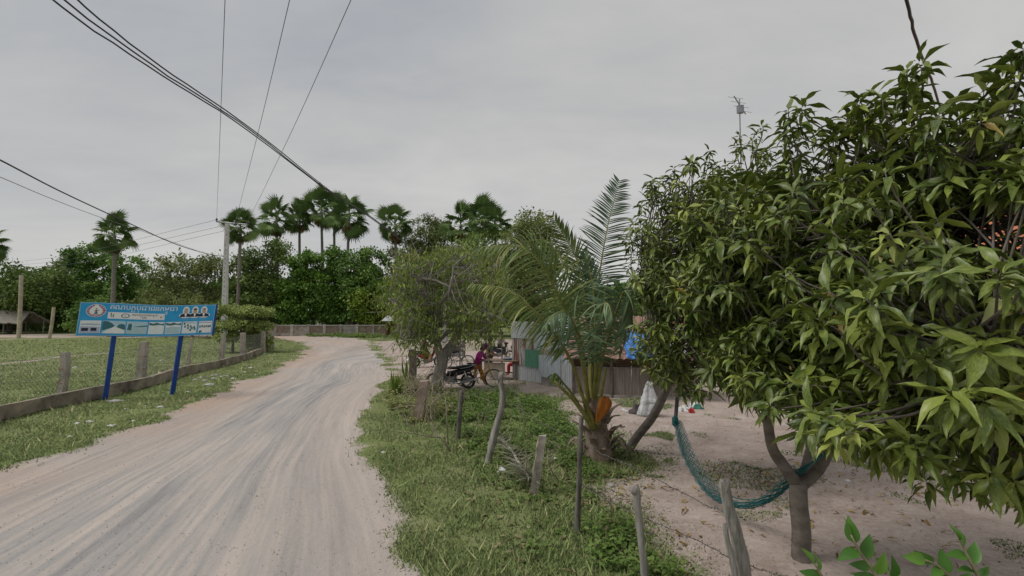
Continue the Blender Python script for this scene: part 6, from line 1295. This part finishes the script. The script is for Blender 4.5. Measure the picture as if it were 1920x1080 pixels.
# foreground shrub sprigs at the lower right
L_SHR = leafmat('leaf_shrub', [(0, (0.022, 0.060, 0.010)), (0.5, (0.040, 0.090, 0.015)), (1, (0.065, 0.125, 0.022))], 0.4, 0.25, 0.4, gain=1.45)
SV = [lance(b_, 0.5, 0.05, 6, 40 + i, lambda s: max(0.03, math.sin(math.pi * min(1, 0.04 + 0.96 * s ** 0.75)))) for i, b_ in enumerate((0.15, 0.3, 0.05))]
sprigs = [([(1665, 1150), (1640, 1075), (1612, 1035), (1596, 1003)], 2.0), ([(1850, 1150), (1835, 1085), (1815, 1045), (1800, 1012)], 2.0), ([(1800, 1150), (1790, 1095), (1760, 1062), (1735, 1050)], 2.05), ([(1540, 1140), (1545, 1095), (1535, 1070), (1528, 1058)], 2.1), ([(1690, 1150), (1685, 1110), (1672, 1085), (1668, 1070)], 2.15)]
sb_ = on((1.75, 2.15, 0)); t = thing('young_shrub', 'young bright green shrub with oval leaves at the lower right corner', 'shrub', sb_)
for j, (pts, dp) in enumerate(sprigs):
    pl = [D(*p, dp) for p in pts]; c = bez([sb_ + (0.03 * j, 0, -0.05), (sb_ + pl[0]) / 2 + (0.1, 0.02 * j, 0.1)] + pl, 24); sp = obj('stem', *tube(c, np.linspace(0.012, 0.0035, 24), 6), mat('shrub_stem', (0.20, 0.17, 0.10), (0.30, 0.27, 0.17), 8), t, smooth=True)
    cum = np.concatenate([[0], np.cumsum(np.linalg.norm(np.diff(c, axis=0), axis=1))]); at_s = lambda s: np.array([np.interp(s, cum, c[:, k]) for k in range(3)])
    for i in range(15):
        s = cum[-1] - 0.034 * (14 - i); p = at_s(s); T1 = unit(at_s(min(cum[-1], s + 0.02)) - at_s(s - 0.02)); sd_v = unit(np.cross(T1, (0, -1, 0.25))) * (1 if i % 2 else -1)
        d = sd_v * (1.0 if i < 13 else 0.3) + T1 * (0.35 + 0.04 * i) + rng.normal(size=3) * 0.2; fr_ = frames(unit(d)[None], np.array([(0, -0.6, 0.8)]) + rng.normal(size=(1, 3)) * 0.35)[0]
        L = 0.088 * rng.uniform(0.75, 1.15); Vl, Fl = SV[i % 3]; obj('leaf', (Vl * (L, L * 0.50, L)) @ fr_.T + p, Fl, L_SHR, t, True, np.full(len(Vl), rng.random()))
# dry branch tangle in front of the vines
def twig_set(name, label, sets, mt, cat):
    b = sets[0][0][0]; t = thing(name, label, cat, (b[0], b[1], 0))
    for pts, r0 in sets: obj('branch', *tube(bez(pts, 10), np.linspace(r0, r0 * 0.35, 10), 5), mt, t, smooth=True)
DRYW = mat('dry_wood', (0.22, 0.18, 0.14), (0.38, 0.33, 0.27), 8, 0.9)
Z = lambda px, py, Y_: D(px, py, Y_)
twig_set('dry_branch', 'bare dry branch lying forked in the grass below the vines', [([GP(845, 846), Z(832, 828, 9.6), Z(812, 802, 9.7), Z(808, 768, 9.8), Z(812, 720, 9.9)], 0.022), ([GP(840, 834), Z(838, 790, 9.6), Z(835, 745, 9.7), Z(828, 712, 9.8)], 0.014), ([Z(825, 820, 9.6), Z(800, 818, 9.4), Z(775, 812, 9.3), Z(740, 808, 9.3)], 0.014), ([Z(810, 790, 9.7), Z(795, 770, 9.6), Z(770, 760, 9.5), Z(735, 766, 9.5)], 0.012), ([Z(765, 800, 9.3), Z(760, 780, 9.4), Z(752, 768, 9.4)], 0.008), ([Z(808, 760, 9.8), Z(822, 740, 9.9), Z(840, 722, 10.0)], 0.008)], DRYW, 'branch')
xy = in_px([(770, 725), (850, 745), (840, 810), (760, 815)], 60); ls = []
for p in xy:
    b = on((*p, 0)); a = b + (rng.normal() * 0.3, rng.normal() * 0.3, rng.uniform(0.4, 1.25)); ls.append((bez([b, (a + b) / 2 + rng.normal(size=3) * 0.15, a, a + (rng.normal() * 0.25, 0, -0.3)], 8), 0.006))
tag(obj('dry_vines', *tubes(ls, 4), DRYW), 'tangle of thin dry vines and stalks round the pinkish post', 'vines', kind='stuff')
for i, (px, py, h_, lab) in enumerate([(905, 812, 0.8, 'thin bare sapling between the slim dark post and crooked stick'), (880, 830, 0.6, 'short bare sapling left of the crooked stick'), (985, 800, 0.7, 'thin bare sapling in the weeds behind the square post'), (1050, 905, 0.5, 'short dry twig beside the thin stick'), (765, 790, 0.9, 'bare sapling left of the pinkish post'), (1150, 985, 0.35, 'dry twig left of the round grey post')]):
    b = GP(px, py); a_ = b + (rng.normal() * 0.15, rng.normal() * 0.1, h_); tr_ = bez([b - (0, 0, 0.05), (a_ + b) / 2 + rng.normal(size=3) * 0.05, a_], 10); st_ = [([b, tr_[5], a_], 0.012)]
    for k in (4, 6, 7, 8): st_.append(([tr_[k], tr_[k] + (rng.normal() * 0.14, rng.normal() * 0.1, 0.12), tr_[k] + (rng.normal() * 0.22, rng.normal() * 0.15, 0.22)], 0.006))
    twig_set('bare_sapling', lab, st_, DRYW, 'sapling')
# fallen palm frond
fp = [GP(1003, 905, 0.05), D(985, 888, 7.75), GP(955, 850, 0.12), GP(925, 815, 0.06)]; t = thing('fallen_frond', 'dry grey palm frond lying by the square leaning post', 'frond', fp[0]); c = bez(fp, 30)
GREYF = leafmat('leaf_grey_dry', [(0, (0.15, 0.135, 0.115)), (0.5, (0.25, 0.23, 0.205)), (1, (0.36, 0.34, 0.31))], 0.85, 0.1, gain=0.52)
obj('rachis', *tube(c, np.linspace(0.035, 0.008, 30), 6), mat('dry_rachis', (0.30, 0.28, 0.25), (0.44, 0.42, 0.39), 8), t)
pos, dv = [], []
for i in range(5, 29):
    T1 = unit(c[i] - c[i - 1]); sd_v = unit(np.cross(T1, (0, 0, 1)))
    for sg in (-1, 1):
        for r_ in range(6): pos.append(c[i] + rng.normal(size=3) * 0.04); dv.append(unit(sd_v * sg * 0.8 + T1 * 0.9 + rng.normal(size=3) * 0.25 + np.array((0, 0, rng.uniform(-0.05, 0.3)))))
n = len(pos); a = stamp(*LFT, frames(np.array(dv), rdir(n) * 0.5 + (0, 0, 1)), np.array(pos), np.stack([0.28 + 0.3 * rng.random(n), np.full(n, 0.017), np.full(n, 0.10)], 1), rng.random(n))
obj('leaflets', a[0], a[1], GREYF, t, rnd=a[2])['kind'] = 'stuff'
# leaf litter
def litter(name, label, poly, n, L0, lm, cat):
    xy = in_px(poly, n); z = hat(xy[:, 0], xy[:, 1]) + 0.015; dv = rdir(n) * (1, 1, 0.12); sc_ = L0 * (0.5 + rng.random(n)); a = stamp(*LV[1], frames(dv, rdir(n) * 0.4 + (0, 0, 1)), np.column_stack([xy, z + 0.15 * sc_]), np.stack([sc_, sc_ * 0.25, sc_], 1), rng.random(n))
    return tag(obj(name, a[0], a[1], lm, rnd=a[2]), label, cat, kind='stuff')
litter('leaf_litter', 'fallen tan leaves along the wire fence', [(860, 840), (1060, 860), (1190, 900), (1300, 1090), (960, 1090), (880, 960)], 330, 0.12, L_DRY, 'leaf litter')
litter('leaf_litter', 'fallen leaves scattered on the sandy yard under the mangoes', [(1110, 900), (1200, 870), (1500, 860), (1750, 900), (1900, 1060), (1300, 1075)], 260, 0.10, leafmat('leaf_ochre', [(0, (0.12, 0.07, 0.03)), (0.5, (0.26, 0.17, 0.07)), (1, (0.42, 0.30, 0.10))], 0.8, 0.2, gain=0.7), 'leaf litter')
PLAS = mat('plastic_white', (0.55, 0.56, 0.56), (0.70, 0.71, 0.71), 9, 0.5, bump=0.5); STONE = mat('rubble', (0.24, 0.22, 0.20), (0.42, 0.40, 0.37), 6, 0.9)
def scrap(px, py, s, mt, name, label, cat, group=None, flat_=0.35):
    b = GP(px, py, s * 0.1); v, f_ = ball((0, 0, 0), (s * rng.uniform(0.7, 1.2), s * rng.uniform(0.5, 0.9), s * flat_), 8, 6, 0.35); v = v @ np.array(Matrix.Rotation(rng.random() * 6, 3, 'Z')).T
    return tag(obj(name, v + b, f_, mt), label, cat, group)
for px, py in [(236, 768), (250, 793), (168, 793), (272, 762), (145, 796), (383, 749), (346, 750), (130, 824), (300, 768), (352, 735), (208, 800), (470, 690), (480, 705), (496, 664), (460, 698), (437, 712), (300, 700), (95, 672), (140, 690), (303, 676)]:
    scrap(px, py, 0.075 * rng.uniform(0.6, 1.2) * (1 + (py < 720) * 0.5), PLAS, 'litter_scrap', 'white scrap of litter lying in the left hand grass', 'litter', 'white scraps in the left hand grass')
for px, py in [(366, 712), (378, 708), (388, 706), (398, 704), (407, 703), (416, 706), (425, 705), (384, 714), (402, 709)]:
    scrap(px, py, 0.16 * rng.uniform(0.6, 1.1), STONE, 'rubble_stone', 'grey stone of the small rubble heap in the left grass', 'stone', 'rubble heap stones')
scrap(392, 722, 0.24, CONCL, 'broken_slab', 'pale broken slab lying below the rubble heap', 'slab', None, 0.2); scrap(215, 753, 0.3, CONCL, 'broken_slab', 'pale flat slab at the foot of the left sign post', 'slab', None, 0.12)
scrap(720, 853, 0.06, PLAS, 'litter_scrap', 'white paper scrap in the grass by the road edge', 'litter'); scrap(941, 884, 0.10, PLAS, 'plastic_bag', 'crumpled white plastic bag beside the fallen frond', 'bag', None, 0.7); scrap(1042, 858, 0.06, PLAS, 'litter_scrap', 'small white scrap between the square post and thin stick', 'litter')
scrap(1001, 925, 0.06, PLAS, 'litter_scrap', 'white scrap at the foot of the square leaning post', 'litter'); scrap(1146, 912, 0.07, STONE, 'loose_stone', 'grey stone on the sand behind the round grey post', 'stone')
for px, py in [(1170, 770), (1177, 772), (1184, 773), (1190, 776)]: scrap(px, py, 0.09, PLAS, 'litter_scrap', 'white scrap in the row beside the white sack', 'litter', 'white scraps beside the sack')
scrap(1296, 774, 0.13, REDP, 'litter_scrap', 'red scrap in the rubbish by the hammock rope', 'litter', None, 0.7); scrap(1310, 768, 0.14, mat('green_scrap', (0.03, 0.16, 0.12), (0.06, 0.22, 0.17), 5), 'litter_scrap', 'green scrap in the rubbish by the hammock rope', 'litter', None, 0.7)
for px, py in [(1282, 768), (1290, 766), (1300, 764), (1288, 772), (1276, 772), (1304, 760)]: scrap(px, py, 0.13, PLAS, 'litter_scrap', 'pale scrap in the rubbish by the hammock rope', 'litter', 'pale rubbish by the hammock', 0.7)
for px, py in [(1738, 852), (1500, 893), (1590, 905)]: scrap(px, py, 0.05, PLAS, 'litter_scrap', 'small white scrap on the sand behind the near mango', 'litter', 'scraps behind the near mango')
# white sack
sk = GP(1213, 780); g_ = []; fold = rng.normal(size=25) * 0.10
for i in range(19):
    f_ = i / 18; row = []
    for j in range(25):
        a_ = 2 * math.pi * j / 24; k_ = j % 24; w = 0.26 * (1 - 0.12 * f_ - 0.72 * max(0, f_ - 0.45) / 0.55 + 0.05 * math.sin(9 * f_)) * (0.86 if i == 0 else 1) * (1 if f_ < 0.93 else 1.5)
        w *= 1 + fold[k_] * (0.4 + f_) + 0.10 * (float(vnoise(k_ * 0.9, i * 0.7, 3)) - 0.5) * 2
        row.append(sk + (w * math.cos(a_) + 0.10 * f_ + 0.03 * math.sin(5 * f_), w * 0.75 * math.sin(a_), 0.84 * f_ + 0.03 * math.sin(3 * a_ + 2) * f_))
    g_.append(row)
    g_[-1][-1] = g_[-1][0]
Vv, Ff = sheet(np.array(g_)); tag(obj('sack', Vv, list(Ff) + [tuple(range(24))[::-1], tuple(18 * 25 + j for j in range(24))], mat('sack_weave', (0.38, 0.39, 0.40), (0.60, 0.62, 0.64), 5, 0.6, bump=0.8)), 'tall white woven sack standing against the low hut', 'sack')
scrap(1196, 775, 0.28, mat('dark_bundle', (0.05, 0.035, 0.04), (0.10, 0.08, 0.085), 5), 'bundle', 'dark bundle on the ground beside the white sack', 'bundle', None, 0.8)

# ------------------------------------------------------------------ grass: short turf on the verges and field, tufts on the yard
def grass_xy(n, rmin, rmax, a0=-0.86, a1=0.86):
    r_ = rmin * (rmax / rmin) ** rng.random(n); a_ = a0 + (a1 - a0) * rng.random(n); return np.stack([r_ * np.sin(a_), r_ * np.cos(a_)], 1)
xy = np.concatenate([grass_xy(520000, 4.3, 75), grass_xy(200000, 6, 30, -0.9, -0.30), grass_xy(170000, 4.6, 16, -0.25, 0.30)])
sr_, sy_ = masks(xy); pd = np.min([dist_line(xy, l) for l in LPATHS], axis=0); patch = fbm(xy[:, 0] * 0.55 + 5, xy[:, 1] * 0.55, 51, 4)
dens = np.where(sr_ > 0, np.exp(-sr_ / 0.06) * 0.35, np.where(sy_ > 0, np.exp(-sy_ / 0.25) * 0.6 + 0.85 * (patch > 0.63) + 0.012, np.clip(2.4 * fbm(xy[:, 0] * 1.1, xy[:, 1] * 1.1, 61, 4) - 0.55, 0.08, 1)))
far_patch = inside(xy, np.array([G(*p)[:2] for p in [(735, 645), (800, 641), (950, 643), (955, 656), (860, 660), (770, 659)]])); dens = np.where(far_patch, 0.7, dens)
dens = np.where((pd < 0.35 + 0.008 * np.hypot(*xy.T)) & (sr_ < 0), dens * 0.15, dens)
keep = rng.random(len(xy)) < dens; xy = xy[keep]; sy_ = sy_[keep]; n = len(xy); dist = np.hypot(*xy.T); z = hat(xy[:, 0], xy[:, 1])
tall = fbm(xy[:, 0] * 0.8, xy[:, 1] * 0.8, 71, 3); h = (0.018 + 0.045 * tall * rng.random(n) ** 0.8) * (1 + dist / 45) * np.where(sy_ > 0.1, 0.75, 1); long_ = (rng.random(n) < 0.03) & (sy_ < 0.2); h = np.where(long_, h * 2.6 + 0.03, h); w = 0.0045 * (1 + dist / 6.5) * (0.7 + 0.6 * rng.random(n))
az = rng.random(n) * 6.283; ln = rng.normal(size=(n, 2)) * 0.55; c, s = np.cos(az) * w, np.sin(az) * w
base = np.column_stack([xy, z - 0.004])
Vg = np.stack([base - np.column_stack([c, s, np.zeros(n)]), base + np.column_stack([c, s, np.zeros(n)]), base + np.column_stack([ln[:, 0] * h, ln[:, 1] * h, h])], 1).reshape(-1, 3)
Fg = np.arange(3 * n).reshape(-1, 3); rn = np.clip(0.25 + 0.5 * fbm(xy[:, 0] * 0.35, xy[:, 1] * 0.35, 81, 4) + rng.normal(0, 0.2, n) + 0.3 * long_, 0, 1)
L_GRASS = leafmat('grass_blade', [(0, (0.080, 0.115, 0.046)), (0.45, (0.135, 0.175, 0.078)), (0.8, (0.19, 0.21, 0.11)), (1, (0.29, 0.25, 0.17))], 0.7, 0.12, 0.15, True, 1.15)
side_l = (xy[:, 0] < -6); 
for nm_, lab, mk in (('grass', 'short green grass of the left verge and field', side_l), ('grass', 'short grass of the right verge and yard edge', ~side_l)):
    idx = np.where(mk)[0]; Vs = Vg.reshape(-1, 3, 3)[idx].reshape(-1, 3); tag(obj(nm_, Vs, np.arange(len(Vs)).reshape(-1, 3), L_GRASS, rnd=np.repeat(rn[idx], 3)), lab, 'grass', kind='stuff')

# ------------------------------------------------------------------ loose gravel on the road and crumbs on the yard
OCT = (np.array([(1, 0, 0), (0, 1, 0), (-1, 0, 0), (0, -1, 0), (0, 0, 0.7), (0, 0, -0.7)], float), np.array([(0, 1, 4), (1, 2, 4), (2, 3, 4), (3, 0, 4), (1, 0, 5), (2, 1, 5), (3, 2, 5), (0, 3, 5)]))
def gravel(label, n, r0, r1, a0, a1, which, s0, mt):
    xy = grass_xy(n, r0, r1, a0, a1); sr_, sy_ = masks(xy); uu = dist_line(xy, road_left) / (dist_line(xy, road_left) + dist_line(xy, road_right) + 1e-6)
    k = (sr_ > 0.05) & (rng.random(n) < 0.25 + 0.75 * (fbm(uu * 14, xy[:, 1] * 0.08, 91, 3) > 0.5)) if which == 'road' else (sy_ > 0.1) & (sr_ < 0)
    xy = xy[k]; n = len(xy); s = s0 * (0.4 + 1.0 * rng.random(n) ** 3) * (1 + np.hypot(*xy.T) / 25); a = stamp(*OCT, frames(rdir(n), rdir(n)), np.column_stack([xy, hat(xy[:, 0], xy[:, 1]) + s * 0.25]), np.stack([s, s * 0.8, s * 0.7], 1), rng.random(n))
    tag(obj('gravel', a[0], a[1], mt, rnd=a[2]), label, 'gravel', kind='stuff')
GRAV = leafmat('gravel_stone', [(0, (0.19, 0.165, 0.195)), (0.5, (0.26, 0.225, 0.26)), (1, (0.36, 0.305, 0.34))], 0.9, 0.0, 0.1)
gravel('loose grey gravel lying on the dirt road', 16000, 4.5, 30, -0.9, 0.1, 'road', 0.0075, GRAV)
gravel('small stones and crumbs on the sandy yard', 6000, 4.8, 22, -0.1, 0.8, 'yard', 0.009, GRAV)
